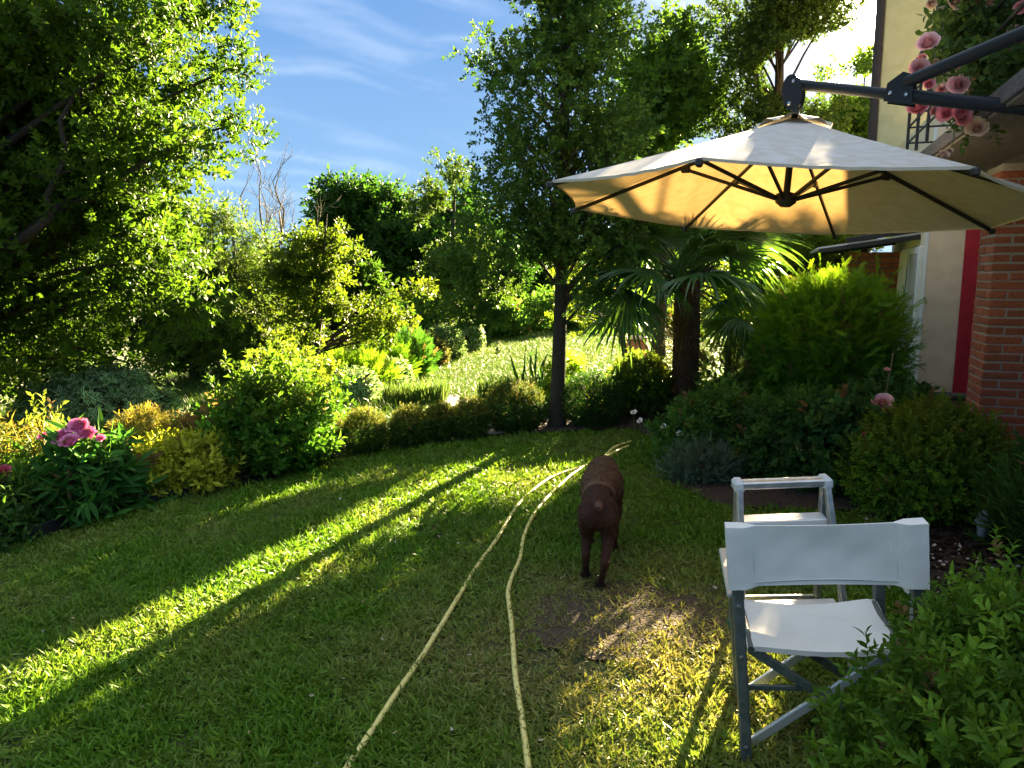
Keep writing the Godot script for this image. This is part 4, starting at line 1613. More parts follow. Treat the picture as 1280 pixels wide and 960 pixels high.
func trees() -> void:
	var oak := sprig(1, 10, .15, .075, .042, 1.0, .3, .25, 2).mesh(mats.leaf)
	var small := sprig(2, 11, .17, .062, .036, .9, .3, .2, 2).mesh(mats.leaf_gloss)
	var broad := sprig(3, 9, .22, .12, .07, 1.0, .3, .25, 2).mesh(mats.leaf)
	var lance := sprig(4, 13, .26, .10, .024, .8, .2, .3, 2).mesh(mats.leaf_thin)
	var o: Node3D
	# the big tree on the left
	o = thing("broadleaf_tree", "big spreading broadleaf tree that fills the upper left of the garden", "tree", on(-7.0, -8.6))
	var B := Vector3(0, 0, 0)
	tree(o, B, Vector3(.5, 6.9, 0), .24, [[Vector3(.6, 5.6, .1), Vector3(2.5, 2.1, 2.2), 1.0], [Vector3(2.0, 4.2, .2), Vector3(2.1, 1.5, 1.8), .9], [Vector3(2.75, 4.3, .3), Vector3(1.55, 1.35, 1.2), .55], [Vector3(2.9, 2.9, .9), Vector3(1.4, .9, .8), .4], [Vector3(.8, 3.0, .3), Vector3(2.6, 1.2, 2.0), .8], [Vector3(1.4, 1.75, .5), Vector3(2.4, .9, 1.6), .55], [Vector3(.2, 7.2, 0), Vector3(2.1, 1.4, 2.0), .5]],
		375, 52, .40, oak, Color(.055, .105, .012), Color(.105, .155, .018), mats.bark, 11, {"rise": .35, "low": .22, "limbs": .9, "shell": .5, "gaps": false, "thick": 1.7, "shine": .82, "boughs": [[Vector3(.1, 1.5, .1), Vector3(1.0, 2.1, .7), Vector3(2.1, 2.55, 1.3), Vector3(2.65, 2.9, 1.35), Vector3(2.8, 3.5, 1.3), Vector3(2.9, 4.3, 1.1)], [Vector3(2.1, 2.55, 1.3), Vector3(2.75, 3.0, 1.15), Vector3(3.2, 3.35, .8), Vector3(3.6, 3.75, .4)]]})
	# loose pale tree behind it
	o = thing("willowy_tree", "loose pale green tree low behind the big left tree", "tree", on(-5.1, -14.0))
	tree(o, B, Vector3(.1, 2.9, 0), .10, [[Vector3(0, 1.9, 0), Vector3(1.1, 1.3, 1.0), 1.0], [Vector3(.4, 1.0, .3), Vector3(1.1, .8, .8), .7]], 80, 44, .36, lance, Color(.10, .15, .028), Color(.16, .21, .045), mats.bark_grey, 12, {"low": .15, "lift": -.1, "shine": .62})
	# a bare tree
	o = thing("bare_tree", "leafless grey tree with thin twigs against the sky", "tree", on(-5.3, -17.0))
	bare_tree(o, 13)
	# young yellow-green tree
	o = thing("young_tree", "young yellow-green tree with open branches in front of the dark trees", "tree", on(-2.9, -10.6))
	tree(o, B, Vector3(.45, 2.55, .1), .07, [[Vector3(.3, 1.75, 0), Vector3(.75, .75, .6), 1.0], [Vector3(.95, 1.25, .2), Vector3(.75, .55, .5), .7], [Vector3(-.2, 1.2, 0), Vector3(.75, .6, .5), .6], [Vector3(.1, 2.3, 0), Vector3(.4, .4, .3), .25]], 62, 20, .20, oak, Color(.085, .13, .014), Color(.16, .18, .018), mats.bark, 14, {"rise": .5, "shine": .72, "size": .95, "gaps": false, "flat": .4, "shell": .6})
	# dark round trees beyond
	o = thing("dark_tree", "tall dark green round-topped tree behind the young yellow-green tree", "tree", on(-3.3, -22.0))
	tree(o, B, Vector3(0, 4.2, 0), .2, [[Vector3(-.8, 2.7, 0), Vector3(1.7, 1.7, 1.6), 1.0], [Vector3(.5, 2.0, .5), Vector3(2.4, 1.5, 1.8), .8], [Vector3(-1.3, 3.9, 0), Vector3(.8, .8, .8), .25]], 140, 44, .58, broad, Color(.035, .085, .014), Color(.06, .12, .02), mats.bark, 15, {"size": 1.2, "shine": .75})
	o = thing("dark_tree", "dark green tree with a domed crown between the tall dark tree and the slender tree", "tree", on(-1.4, -23.0))
	tree(o, B, Vector3(0, 4.0, 0), .18, [[Vector3(0, 2.7, 0), Vector3(1.6, 1.6, 1.6), 1.0], [Vector3(.2, 1.7, .6), Vector3(1.9, 1.2, 1.6), .7]], 110, 44, .55, broad, Color(.03, .075, .014), Color(.05, .105, .018), mats.bark, 16, {"size": 1.2, "shine": .75})
	o = thing("olive_green_tree", "lighter olive green tree just left of the slender tree", "tree", on(-1.3, -16.0))
	tree(o, B, Vector3(.1, 3.5, 0), .1, [[Vector3(.1, 2.6, 0), Vector3(.75, 1.2, .8), 1.0], [Vector3(.4, 1.6, .2), Vector3(.9, .9, .8), .7]], 80, 34, .34, small, Color(.065, .105, .018), Color(.10, .14, .022), mats.bark, 17, {"size": 1.2, "shine": .7})
	# the slender tree at the end of the lawn
	o = thing("slender_tree", "slender upright tree with a bare lower trunk at the end of the lawn", "tree", on(.46, -7.62))
	tree(o, B, Vector3(.06, 5.6, .05), .082, [[Vector3(-.02, 3.2, 0), Vector3(.86, 1.5, .85), 1.0], [Vector3(.10, 4.4, 0), Vector3(.56, 1.2, .6), .7], [Vector3(-.25, 1.85, .1), Vector3(.92, .8, .8), .62], [Vector3(.45, 2.3, 0), Vector3(.75, .9, .7), .5], [Vector3(-.62, 1.22, .2), Vector3(.42, .28, .4), .16], [Vector3(.1, 5.6, 0), Vector3(.4, .7, .4), .2]],
		260, 27, .20, small, Color(.034, .072, .016), Color(.075, .115, .022), mats.bark, 18, {"rise": 1.0, "low": .14, "size": .8, "shell": .42, "flat": 1.3, "shine": 1.15})
	o = thing("lime_tree", "bright mid green tree between the slender tree and the tall tree", "tree", on(2.55, -13.2))
	tree(o, B, Vector3(0, 5.6, 0), .12, [[Vector3(0, 4.3, 0), Vector3(.85, 1.4, .9), 1.0], [Vector3(-.1, 2.8, 0), Vector3(.95, 1.2, .9), .8]], 130, 40, .34, broad, Color(.06, .115, .016), Color(.10, .15, .02), mats.bark, 19, {"rise": .9, "size": .85, "flat": 1.0})
	o = thing("tall_tree", "tall many-stemmed dark tree standing behind the parasol", "tree", on(4.35, -13.0))
	tree(o, B, Vector3(0, 7.8, 0), .14, [[Vector3(-.05, 4.2, 0), Vector3(1.3, 1.9, 1.2), 1.0], [Vector3(.1, 5.8, 0), Vector3(1.15, 1.6, 1.1), .8], [Vector3(.1, 7.2, 0), Vector3(.8, 1.0, .8), .3]], 240, 36, .27, small, Color(.032, .062, .016), Color(.085, .11, .024), mats.bark, 20, {"rise": 1.5, "low": .1, "size": 1.0, "flat": 1.5, "limbs": 1.0})
	o = thing("leafy_tree", "bright leafy tree seen between the tall tree and the yellow house corner", "tree", on(9.2, -20.5))
	tree(o, B, Vector3(0, 6.6, 0), .16, [[Vector3(0, 5.4, 0), Vector3(1.3, 1.8, 1.3), 1.0], [Vector3(-.5, 3.4, 0), Vector3(1.6, 1.5, 1.4), .8]], 90, 40, .5, broad, Color(.075, .13, .016), Color(.13, .17, .02), mats.bark, 21, {"size": 1.1})
	o = thing("garden_tree", "sunny yellow-green small tree under the parasol, right of the palm", "tree", on(4.4, -11.5))
	tree(o, B, Vector3(0, 2.2, 0), .08, [[Vector3(0, 1.7, 0), Vector3(1.1, .6, .8), 1.0], [Vector3(-.6, 1.3, .3), Vector3(.9, .5, .7), .6]], 70, 34, .3, oak, Color(.13, .17, .015), Color(.19, .22, .022), mats.bark, 22, {"gaps": false})
	# wood behind the big tree and along the valley
	rng.seed = 40
	var spots := [[-9.5, -15.0, 4.6], [-6.9, -16.5, 3.6], [-13.5, -14.0, 5.5], [-3.9, -16.5, 2.3], [.8, -27.0, 3.6], [3.4, -28.0, 3.8], [6.2, -28.0, 4.0], [10.0, -27.0, 4.5], [-7.5, -29.0, 3.6], [-11.5, -26.0, 4.6]]
	var said := ["dense dark tree far behind the big left tree, at the picture's edge", "dark leafy tree behind the willowy tree", "broad dark tree beyond the left edge of the garden", "low bushy tree in the valley under the bare tree", "dark tree beyond the meadow, behind the slender trunk", "dark tree beyond the meadow, behind the terracotta pot", "dark tree beyond the meadow, behind the palm trunk", "dark tree beyond the meadow, toward the house", "green tree far down the valley below the bare tree", "green tree far down the valley behind the big left tree"]
	for i in spots.size():
		var s: Array = spots[i]
		var hh: float = s[2]
		o = thing("wood_tree", said[i], "tree", on(s[0], s[1]))
		tree(o, B, Vector3(0, hh * .95, 0), .04 * hh, [[Vector3(0, hh * .58, 0), Vector3(hh * .42, hh * .42, hh * .4), 1.0], [Vector3(.2 * hh, hh * .33, .1 * hh), Vector3(hh * .4, hh * .28, hh * .35), .5]], 60, 40, .13 * hh, broad, Color(.04, .085, .014), Color(.075, .12, .02), mats.bark, 50 + i, {"size": 1.0 + .06 * hh, "shine": .7})
	# thin crooked fruit trees on the meadow
	for d in [["fruit_tree", "small crooked leaning tree in front of the terracotta pot", 1.75, -11.3, 61, -.35], ["fruit_tree", "small thin-branched tree right of the palm trunk", 3.15, -11.0, 62, .12]]:
		o = thing(d[0], d[1], "tree", on(d[2], d[3]))
		tree(o, B, Vector3(d[5], 1.5, 0), .055, [[Vector3(d[5], 1.45, 0), Vector3(.75, .4, .5), 1.0], [Vector3(d[5] - .5, .9, 0), Vector3(.4, .25, .3), .3]], 26, 14, .16, oak, Color(.13, .17, .015), Color(.18, .21, .02), mats.bark, d[4], {"size": .7, "rise": .2, "bend": .12, "gaps": false})

func bare_tree(o: Node3D, sd: int) -> void:
	rng.seed = sd
	var b := MB.new()
	var t := MB.new()
	t.tube([Vector3(0, -.1, 0), Vector3(.05, 1.2, 0), Vector3(0, 2.4, 0)], [.10, .075, .06], 8)
	built("trunk", t, mats.bark_grey, o)
	var todo := []
	for i in 4:
		var a := i * 1.7 + rng.randf()
		todo.append([Vector3(0, 2.1 - .25 * i, 0), Vector3(cos(a) * .38, 1, sin(a) * .38).normalized(), 1.35, .042, 0])
	while todo.size() > 0:
		var q: Array = todo.pop_back()
		var p: Vector3 = q[0]
		var d: Vector3 = q[1]
		var length: float = q[2]
		var r: float = q[3]
		var pts := [p]
		var rad := [r]
		for i in 4:
			d = (d + rnd_dir() * .16 + Vector3(0, .07, 0)).normalized()
			p += d * length / 4.0
			pts.append(p)
			rad.append(r * (1 - .14 * (i + 1)))
			if q[4] < 4 and rng.randf() < .62 + .38 * float(i == 3):
				todo.append([p, (d + rnd_dir() * .75 + Vector3(0, .12, 0)).normalized(), length * rng.randf_range(.5, .75), r * .55, q[4] + 1])
		b.tube(pts, rad, 4, false)
	built("branches", b, mats.bark_grey, o, "stuff")

func bushes() -> void:
	var box := sprig(31, 14, .085, .026, .014, .95, .25, .2, 2).mesh(mats.leaf_gloss)
	var needle := sprig(32, 20, .085, .055, .007, .8, .1, .15, 2, false, false).mesh(mats.leaf_matt)
	var thuja := sprig(33, 18, .17, .062, .010, .62, .1, .1, 2, true).mesh(mats.leaf)
	var hedge := sprig(34, 12, .085, .030, .0135, .9, .35, .25, 3).mesh(mats.leaf_gloss)
	var mid := sprig(35, 10, .12, .055, .028, .9, .3, .2, 2).mesh(mats.leaf)
	var fine := sprig(36, 16, .11, .05, .008, .55, .15, .15, 2).mesh(mats.leaf_matt)
	var broad := sprig(3, 9, .22, .12, .07, 1.0, .3, .25, 2).mesh(mats.leaf)
	var lance := sprig(37, 9, .12, .085, .022, 1.0, .25, .35, 3)
	var pale := sprig(38, 9, .12, .085, .026, 1.0, .25, .35, 2).mesh(mats.leaf)
	var g := "clipped round bushes at the end of the lawn"
	# round bushes at the end of the lawn
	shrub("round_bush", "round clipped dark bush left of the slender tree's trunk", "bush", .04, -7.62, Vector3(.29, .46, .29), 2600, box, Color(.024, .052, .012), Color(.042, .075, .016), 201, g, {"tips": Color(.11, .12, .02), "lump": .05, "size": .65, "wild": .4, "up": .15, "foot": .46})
	shrub("round_bush", "round clipped dark bush right of the slender tree's trunk", "bush", .83, -7.62, Vector3(.31, .52, .31), 2800, box, Color(.02, .048, .012), Color(.036, .07, .015), 202, g, {"lump": .05, "size": .65, "wild": .4, "up": .15, "foot": .46})
	shrub("round_bush", "round clipped dark bush just left of the palm trunk", "bush", 1.40, -8.1, Vector3(.30, .62, .30), 1700, mid, Color(.035, .075, .014), Color(.06, .11, .018), 203, g, {"tips": Color(.15, .19, .02), "size": .7, "foot": .45, "lump": .08})
	shrub("round_bush", "broad clipped dark bush right of the palm trunk", "bush", 2.36, -8.0, Vector3(.46, .74, .4), 1700, box, Color(.03, .065, .013), Color(.055, .095, .018), 204, g, {"square": 3.0, "lump": .06, "tips": Color(.14, .17, .02)})
	# golden mounds in a row
	g = "golden mounds along the edge of the lawn"
	var row := [[-1.76, -7.02, .165, .38, "low golden-brown mound, first from the left in the row by the lawn"], [-1.37, -6.95, .18, .40, "low golden-brown mound, second from the left and widest in the row by the lawn"], [-.98, -7.12, .16, .37, "low golden-brown mound, third from the left in the row by the lawn"], [-.70, -7.36, .14, .34, "low golden-brown mound set back, fourth from the left in the row by the lawn"], [-.41, -7.34, .165, .38, "low golden-brown mound at the right end of the row, beside the path"]]
	for i in row.size():
		var r: Array = row[i]
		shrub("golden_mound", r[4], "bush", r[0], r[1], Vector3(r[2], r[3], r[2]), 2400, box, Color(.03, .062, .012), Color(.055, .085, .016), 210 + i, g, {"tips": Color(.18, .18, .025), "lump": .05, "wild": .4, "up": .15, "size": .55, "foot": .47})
	# big clipped conifer by the house
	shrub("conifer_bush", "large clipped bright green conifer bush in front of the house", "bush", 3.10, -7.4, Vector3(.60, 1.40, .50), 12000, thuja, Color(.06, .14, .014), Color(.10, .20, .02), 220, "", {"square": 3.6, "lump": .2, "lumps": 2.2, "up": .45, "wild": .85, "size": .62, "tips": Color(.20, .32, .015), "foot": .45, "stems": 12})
	# boxwood ball
	shrub("boxwood_ball", "round boxwood with fresh green tips at the foot of the brick pillar", "bush", 2.66, -4.72, Vector3(.46, .66, .42), 3600, box, Color(.075, .135, .016), Color(.13, .19, .02), 221, "", {"tips": Color(.17, .23, .025), "lump": .16, "lumps": 2.5})
	# hedge in the corner close by
	shrub("privet_hedge", "clipped small-leaved hedge filling the lower right corner before the chair", "hedge", 1.83, -1.40, Vector3(1.05, .84, .86), 13000, hedge, Color(.045, .085, .010), Color(.095, .14, .015), 222, "", {"lump": .10, "lumps": 1.6, "up": .7, "wild": .75, "foot": .40, "stems": 16})
	shrub("grassy_bush", "fine-leaved bush at the right edge beside the bark mulch", "bush", 2.98, -3.75, Vector3(.38, .62, .40), 1500, fine, Color(.03, .07, .014), Color(.06, .10, .02), 223, "", {"size": 1.3, "up": 1.0})
	# dark plants below the conifer
	shrub("leafy_bush", "dark leafy shrub at the edge of the right border, dotted with white flowers", "bush", 1.66, -6.0, Vector3(.40, .50, .42), 1500, mid, Color(.045, .10, .024), Color(.075, .14, .03), 224, "", {"lump": .3, "wild": .8})
	shrub("leafy_bush", "dark bush filling the border under the big conifer", "bush", 2.25, -5.6, Vector3(.52, .54, .40), 1800, mid, Color(.038, .09, .026), Color(.065, .13, .032), 225, "", {"lump": .3, "wild": .8})
	shrub("silver_bush", "low grey-green feathery bush at the border's edge by the lawn", "bush", 1.42, -5.50, Vector3(.25, .25, .19), 1300, fine, Color(.07, .10, .075), Color(.12, .155, .12), 226, "", {"lump": .25, "up": .6, "wild": .8, "size": .62})
	shrub("leafy_bush", "dark low bush below the window with the added pink form", "bush", 3.35, -6.6, Vector3(.35, .5, .4), 1000, mid, Color(.025, .055, .016), Color(.04, .08, .02), 227)
	# left border
	shrub("green_shrub", "bushy fresh green shrub with upright shoots at the corner of the left bed", "bush", -2.08, -6.50, Vector3(.42, .80, .42), 1500, mid, Color(.04, .095, .012), Color(.075, .14, .016), 230, "", {"lump": .55, "lumps": 1.8, "wild": .9, "up": 1.1, "size": 1.2, "tips": Color(.10, .16, .016)})
	shrub("green_shrub", "bright yellow-green shrub between the big left shrub and the golden mounds", "bush", -2.35, -7.9, Vector3(.5, .85, .45), 1900, mid, Color(.05, .11, .013), Color(.085, .145, .016), 231, "", {"lump": .45, "wild": .9, "tips": Color(.15, .19, .02)})
	shrub("golden_spirea", "low bright golden shrub at the edge of the left bed", "bush", -2.72, -6.02, Vector3(.42, .36, .30), 1300, sprig(39, 8, .12, .06, .024, .9, .3, .2, 2).mesh(mats.leaf_thin), Color(.22, .21, .02), Color(.36, .31, .035), 232, "", {"lump": .35, "wild": .7, "up": .6})
	shrub("golden_mound", "round fine golden-brown bush behind the peony", "bush", -3.36, -6.85, Vector3(.30, .50, .30), 1300, needle, Color(.08, .095, .02), Color(.13, .125, .028), 233, "", {"tips": Color(.26, .21, .04), "lump": .08, "wild": .7})
	shrub("golden_mound", "small reddish-brown bush left of the big green shrub", "bush", -2.95, -7.15, Vector3(.27, .42, .27), 900, needle, Color(.10, .07, .02), Color(.16, .10, .035), 234, "", {"tips": Color(.28, .16, .06), "wild": .8})
	# white-edged leaves
	var ve := MB.new()
	ve.colored = true
	rng.seed = 88
	for i in 10:
		var a := i * 2.4
		var out := Vector3(cos(a), 0, sin(a))
		var dir := (out * .85 + Vector3.UP * .5).normalized()
		ve.ink = Color(.06, .10, .045)
		var base := Vector3.UP * .013 * i
		ve.leaf(base, dir, Vector3.UP, .085, .022, .25, .3, 3)
		ve.ink = Color(.50, .54, .36)
		var side: Vector3 = dir.cross(Vector3.UP).normalized() * .008
		ve.leaf(base + side - Vector3(0, .002, 0), dir, Vector3.UP, .085, .013, .3, .3, 3)
		ve.leaf(base - side - Vector3(0, .002, 0), dir, Vector3.UP, .085, .013, .3, .3, 3)
	shrub("variegated_shrub", "rounded shrub with narrow white-edged leaves behind the left flower bed", "bush", -4.5, -8.1, Vector3(.80, .84, .6), 4200, ve.mesh(mats.leaf), Color(.75, .8, .75), Color(1.1, 1.1, 1.1), 235, "", {"lump": .12, "size": .8})
	# bushes that line the way up to the meadow
	g = "bushes along the edge of the meadow"
	shrub("thuja_mound", "bright yellow-green conifer mound at the near end of the meadow's edge", "bush", -2.2, -10.6, Vector3(.48, .50, .45), 1300, thuja, Color(.10, .17, .012), Color(.17, .23, .015), 240, g, {"up": .7})
	shrub("flowering_bush", "white-flowered grey bush in front of the bright conifer mound", "bush", -2.1, -9.9, Vector3(.28, .34, .25), 600, ve.mesh(mats.leaf), Color(.8, .85, .8), Color(1.1, 1.1, 1.1), 241, g)
	shrub("thuja_mound", "green conifer mound, second along the meadow's edge", "bush", -1.95, -11.3, Vector3(.36, .60, .36), 1000, thuja, Color(.06, .12, .012), Color(.11, .17, .015), 242, g, {"up": .8})
	shrub("flowering_bush", "pale flowering bush between the conifer mounds of the meadow's edge", "bush", -1.72, -10.9, Vector3(.16, .36, .16), 350, ve.mesh(mats.leaf), Color(.8, .85, .8), Color(1.1, 1.1, 1.1), 243, g)
	shrub("thuja_mound", "dark green conifer mound, third along the meadow's edge", "bush", -1.62, -12.0, Vector3(.30, .66, .30), 900, thuja, Color(.03, .085, .014), Color(.055, .115, .018), 244, g, {"up": .8})
	shrub("thuja_mound", "dark bush with a brownish cast, fourth along the meadow's edge", "bush", -1.45, -13.2, Vector3(.26, .52, .26), 600, mid, Color(.05, .06, .02), Color(.10, .08, .035), 245, g)
	shrub("thuja_mound", "rounded grey-green bush near the far end of the meadow's edge", "bush", -1.28, -14.2, Vector3(.32, .58, .3), 700, mid, Color(.07, .10, .05), Color(.11, .14, .08), 246, g)
	shrub("flowering_bush", "pale flowering bush at the far end of the meadow's edge", "bush", -.98, -15.6, Vector3(.34, .55, .3), 700, ve.mesh(mats.leaf), Color(.7, .75, .7), Color(1.0, 1.0, 1.0), 247, g)
	shrub("spiky_plant", "dark spiky-leaved plant right behind the slender tree", "plant", .24, -9.0, Vector3(.2, .34, .2), 46, spear().mesh(mats.leaf), Color(.02, .06, .025), Color(.04, .09, .03), 248, "", {"up": 1.2, "size": .75, "stems": 2})
	shrub("yellow_shrub", "small lime-yellow shrub glowing between the round bushes left of the palm", "bush", 1.13, -8.3, Vector3(.17, .34, .17), 350, mid, Color(.20, .24, .015), Color(.28, .30, .02), 249)
	shrub("yellow_shrub", "small lime-yellow shrub beside the slender tree's trunk", "bush", .62, -8.6, Vector3(.2, .55, .2), 350, mid, Color(.13, .19, .015), Color(.2, .24, .02), 250)
	rng.seed = 93
	for d in [[-.4, -18.5, .7, .8, "wild dark shrub at the far end of the meadow, leftmost of those along its crest"], [1.2, -20.0, 1.0, 1.0, "wild green shrub on the meadow's crest, seen left of the slender trunk"], [3.0, -20.5, 1.1, .9, "broad wild shrub on the meadow's crest, seen right of the slender trunk"], [5.0, -20.0, 1.1, 1.1, "wild shrub on the meadow's crest behind the palm trunk"], [7.0, -19.0, 1.2, 1.3, "wild shrub on the meadow's crest behind the big conifer bush"], [-2.2, -19.5, 1.0, 1.0, "wild shrub at the foot of the dark trees beyond the meadow"]]:
		shrub("wild_shrub", d[4], "bush", d[0], d[1], Vector3(d[2], d[3], d[2]), 700, broad, Color(.04, .085, .014), Color(.075, .125, .02), 270 + int(d[0] * 3.0), "wild shrubs along the meadow's crest", {"lump": .4, "wild": .9})
	# stones on the meadow
	rng.seed = 91
	for i in 5:
		var o := thing("meadow_stone", ["flat grey stone, leftmost of the stones behind the round bush", "brown stone among the stones behind the round bush", "largest grey stone of the stones behind the round bush", "small pale stone behind the round bush", "grey stone, rightmost of the stones behind the round bush"][i], "stone", on(.68 + i * .13, -10.3 + .12 * (i % 2), .03), "stones on the meadow")
		var b := MB.new()
		b.box(Vector3.ZERO, Vector3(.16, .09 + .04 * (i % 3), .13), .035, Basis.from_euler(Vector3(.1 * i, i, .07 * i)))
		built("stone_body", b, mats["stone_%d" % (i % 3)], o)

func spear() -> MB:
	var b := MB.new()
	b.leaf(Vector3.ZERO, Vector3.UP, Vector3.RIGHT, .5, .035, .3, .25, 4)
	return b

func borders() -> void:
	# tall golden-leaved shrub and peony in the left bed
	var nand := sprig(41, 11, .16, .085, .019, 1.05, .25, .35, 2).mesh(mats.leaf_thin)
	var peony_leaf := sprig(42, 11, .20, .14, .036, .95, .3, .45, 4).mesh(mats.leaf_gloss)
	var o := shrub("nandina_shrub", "tall shrub with golden and orange-tinged narrow leaves at the left edge", "bush", -3.75, -5.45, Vector3(.55, .60, .42), 800, nand, Color(.05, .10, .015), Color(.10, .145, .02), 260, "", {"tips": Color(.20, .15, .03), "lump": .3, "wild": .8})
	shrub("nandina_shrub", "low dark-leaved plant at the left edge of the flower bed", "bush", -3.72, -4.95, Vector3(.42, .42, .3), 600, nand, Color(.03, .07, .015), Color(.07, .11, .02), 261, "", {"lump": .3, "wild": .8})
	shrub("golden_spirea", "slender yellow-green shoots standing above the peony bed", "bush", -3.7, -5.9, Vector3(.14, .70, .14), 90, sprig(43, 9, .14, .05, .02, .8, .3, .2, 2).mesh(mats.leaf_thin), Color(.11, .14, .02), Color(.17, .18, .03), 262, "", {"up": 1.2})
	var base := on(-3.16, -5.45)
	o = thing("peony_plant", "peony with dark glossy leaves and a cluster of pink blooms on top", "peony", base)
	bush(o, Vector3(.25, .44, .22), 260, peony_leaf, Color(.03, .085, .018), Color(.055, .125, .025), 263, {"lump": .25, "up": .5, "wild": .7, "stems": 14})
	var big := flower(5, 44, .082, 1.0, .09)
	var bud := flower(6, 22, .06, .85, .06)
	for p in [[-.05, .60, .12, .82], [.03, .66, .06, .85], [.03, .58, .19, .76], [.10, .62, .10, .74], [-.20, .61, .12, .66], [.22, .60, .14, .64]]:
		var at := Vector3(p[0], p[1], p[2])
		var st := MB.new()
		st.tube([Vector3(p[0] * .3, .1, p[2] * .3), at * Vector3(.8, .6, .8), at], [.006, .005, .004], 5, false)
		built("flower_stem", st, mats.stem, o)
		bloom(o, big if p[3] > .7 else bud, mats.peony, at, Vector3(p[0] * 1.2, .8, .5), p[3])
	# two low roses at the foot of the bed
	for d in [[-3.42, -4.98, .46, "rose_flower", "dusky pink rose low among the leaves at the foot of the peony"], [-3.36, -4.72, .26, "rose_flower", "pink rose with a pale heart close to the grass at the left edge"]]:
		o = thing(d[3], d[4], "rose", on(d[0], d[1]))
		var st := MB.new()
		st.tube([Vector3(0, -.05, 0), Vector3(.02, d[2] * .6, 0), Vector3(0, d[2], 0)], [.006, .005, .004], 5, false)
		built("stem", st, mats.stem, o)
		bloom(o, bud, mats.peony_red if d[2] > .4 else mats.rose_pink, Vector3(0, d[2], 0), Vector3(.1, .7, .8), .95)
		bush(o, Vector3(.16, d[2] * .8, .16), 45, sprig(44, 7, .1, .06, .032, 1.0, .3, .3, 2).mesh(mats.leaf), Color(.035, .08, .02), Color(.06, .11, .025), 264, {"stems": 2})
	# roses in the right border
	o = thing("rose_bush", "dark rose bush with one open pink bloom and a bud by a cane", "rose bush", on(2.42, -5.25))
	bush(o, Vector3(.42, .66, .32), 900, sprig(45, 8, .13, .055, .032, 1.0, .3, .3, 3).mesh(mats.leaf), Color(.036, .09, .028), Color(.065, .13, .036), 265, {"lump": .3, "wild": .8})
	bloom(o, flower(7, 34, .06, 1.05), mats.rose_pale, Vector3(.03, .66, .30), Vector3(-.3, .7, .7), 1.0)
	bloom(o, flower(8, 16, .045, .6), mats.rose_pale, Vector3(.13, .86, .12), Vector3(0, .8, .4), .7)
	bloom(o, flower(9, 20, .05, .8), mats.rose_pink, Vector3(-.10, .46, .37), Vector3(0, .4, .9), .85)
	var cane := MB.new()
	cane.tube([Vector3(.10, .0, .10), Vector3(.13, .62, .12), Vector3(.17, .99, .12)], [.007, .006, .005], 6)
	built("cane", cane, mats.cane, o)
	# white flowers at the border's edge
	rng.seed = 95
	var wf := flower(10, 11, .026, 1.2)
	var k := 0
	for p in [[1.05, -6.45, .34], [1.10, -6.42, .27], [1.22, -6.0, .30], [1.30, -5.75, .30], [2.0, -5.18, .32], [2.9, -5.1, .62]]:
		o = thing("white_flower", ["white flower at the tip of the right border, the highest of its pair", "white flower at the tip of the right border, the lower of its pair", "white flower hanging above the silver bush's left side", "white flower just above the silver bush", "small white flower low in the dark leaves right of the silver bush", "white flower on the top of the round boxwood"][k], "flower", on(p[0], p[1]), "white flowers in the right border")
		var st := MB.new()
		st.tube([Vector3(.03, -.03, -.02), Vector3(.01, p[2] * .6, 0), Vector3(0, p[2], 0)], [.004, .003, .003], 4, false)
		built("stem", st, mats.stem, o)
		bloom(o, wf, mats.white_petal, Vector3(0, p[2], 0), Vector3(-.2, .6, .8), .8)
		k += 1
	# bark chips and fallen petals on the mulch
	var chip := MB.new()
	chip.box(Vector3.ZERO, Vector3(.05, .010, .02), .003)
	var petal := MB.new()
	petal.leaf(Vector3(0, 0, -.02), Vector3.BACK, Vector3.UP, .042, .030, .2, -.25, 3)
	var w1: Array[Transform3D] = []
	var c1 := PackedColorArray()
	var w2: Array[Transform3D] = []
	var c2 := PackedColorArray()
	while w1.size() < 1500:
		var q := Vector2(rng.randf_range(1.85, 3.4), rng.randf_range(-4.9, -2.6))
		if Geometry2D.is_point_in_polygon(q, mulch):
			w1.append(Transform3D(Basis.from_euler(Vector3(rng.randf_range(-.4, .4), rng.randf() * TAU, rng.randf_range(-.4, .4))) * rng.randf_range(.5, 1.3), on(q.x, q.y, .022)))
			c1.append(tint(Color(.025, .016, .010), Color(.075, .048, .03), .3))
	while w2.size() < 130:
		var q := Vector2(rng.randf_range(1.6, 3.0), rng.randf_range(-4.7, -3.0))
		if (q - Vector2(2.25, -3.85)).length() < .55 * (.4 + rng.randf()):
			w2.append(Transform3D(Basis.from_euler(Vector3(rng.randf_range(-.5, .5), rng.randf() * TAU, rng.randf_range(-.5, .5))) * rng.randf_range(.35, .85), on(q.x, q.y, .035)))
			c2.append(tint(Color(.55, .42, .34), Color(.8, .76, .68)))
	var mo := scatter("bark_chips", chip.mesh(mats.leaf_matt), w1, c1, self)
	mo.set_meta("label", "dark bark chips spread over the bed between hedge and boxwood")
	mo.set_meta("category", "bark mulch")
	mo = scatter("fallen_petals", petal.mesh(mats.leaf_thin), w2, c2, self)
	mo.set_meta("label", "pale petals fallen on the dark mulch right of the chair")
	mo.set_meta("category", "petals")

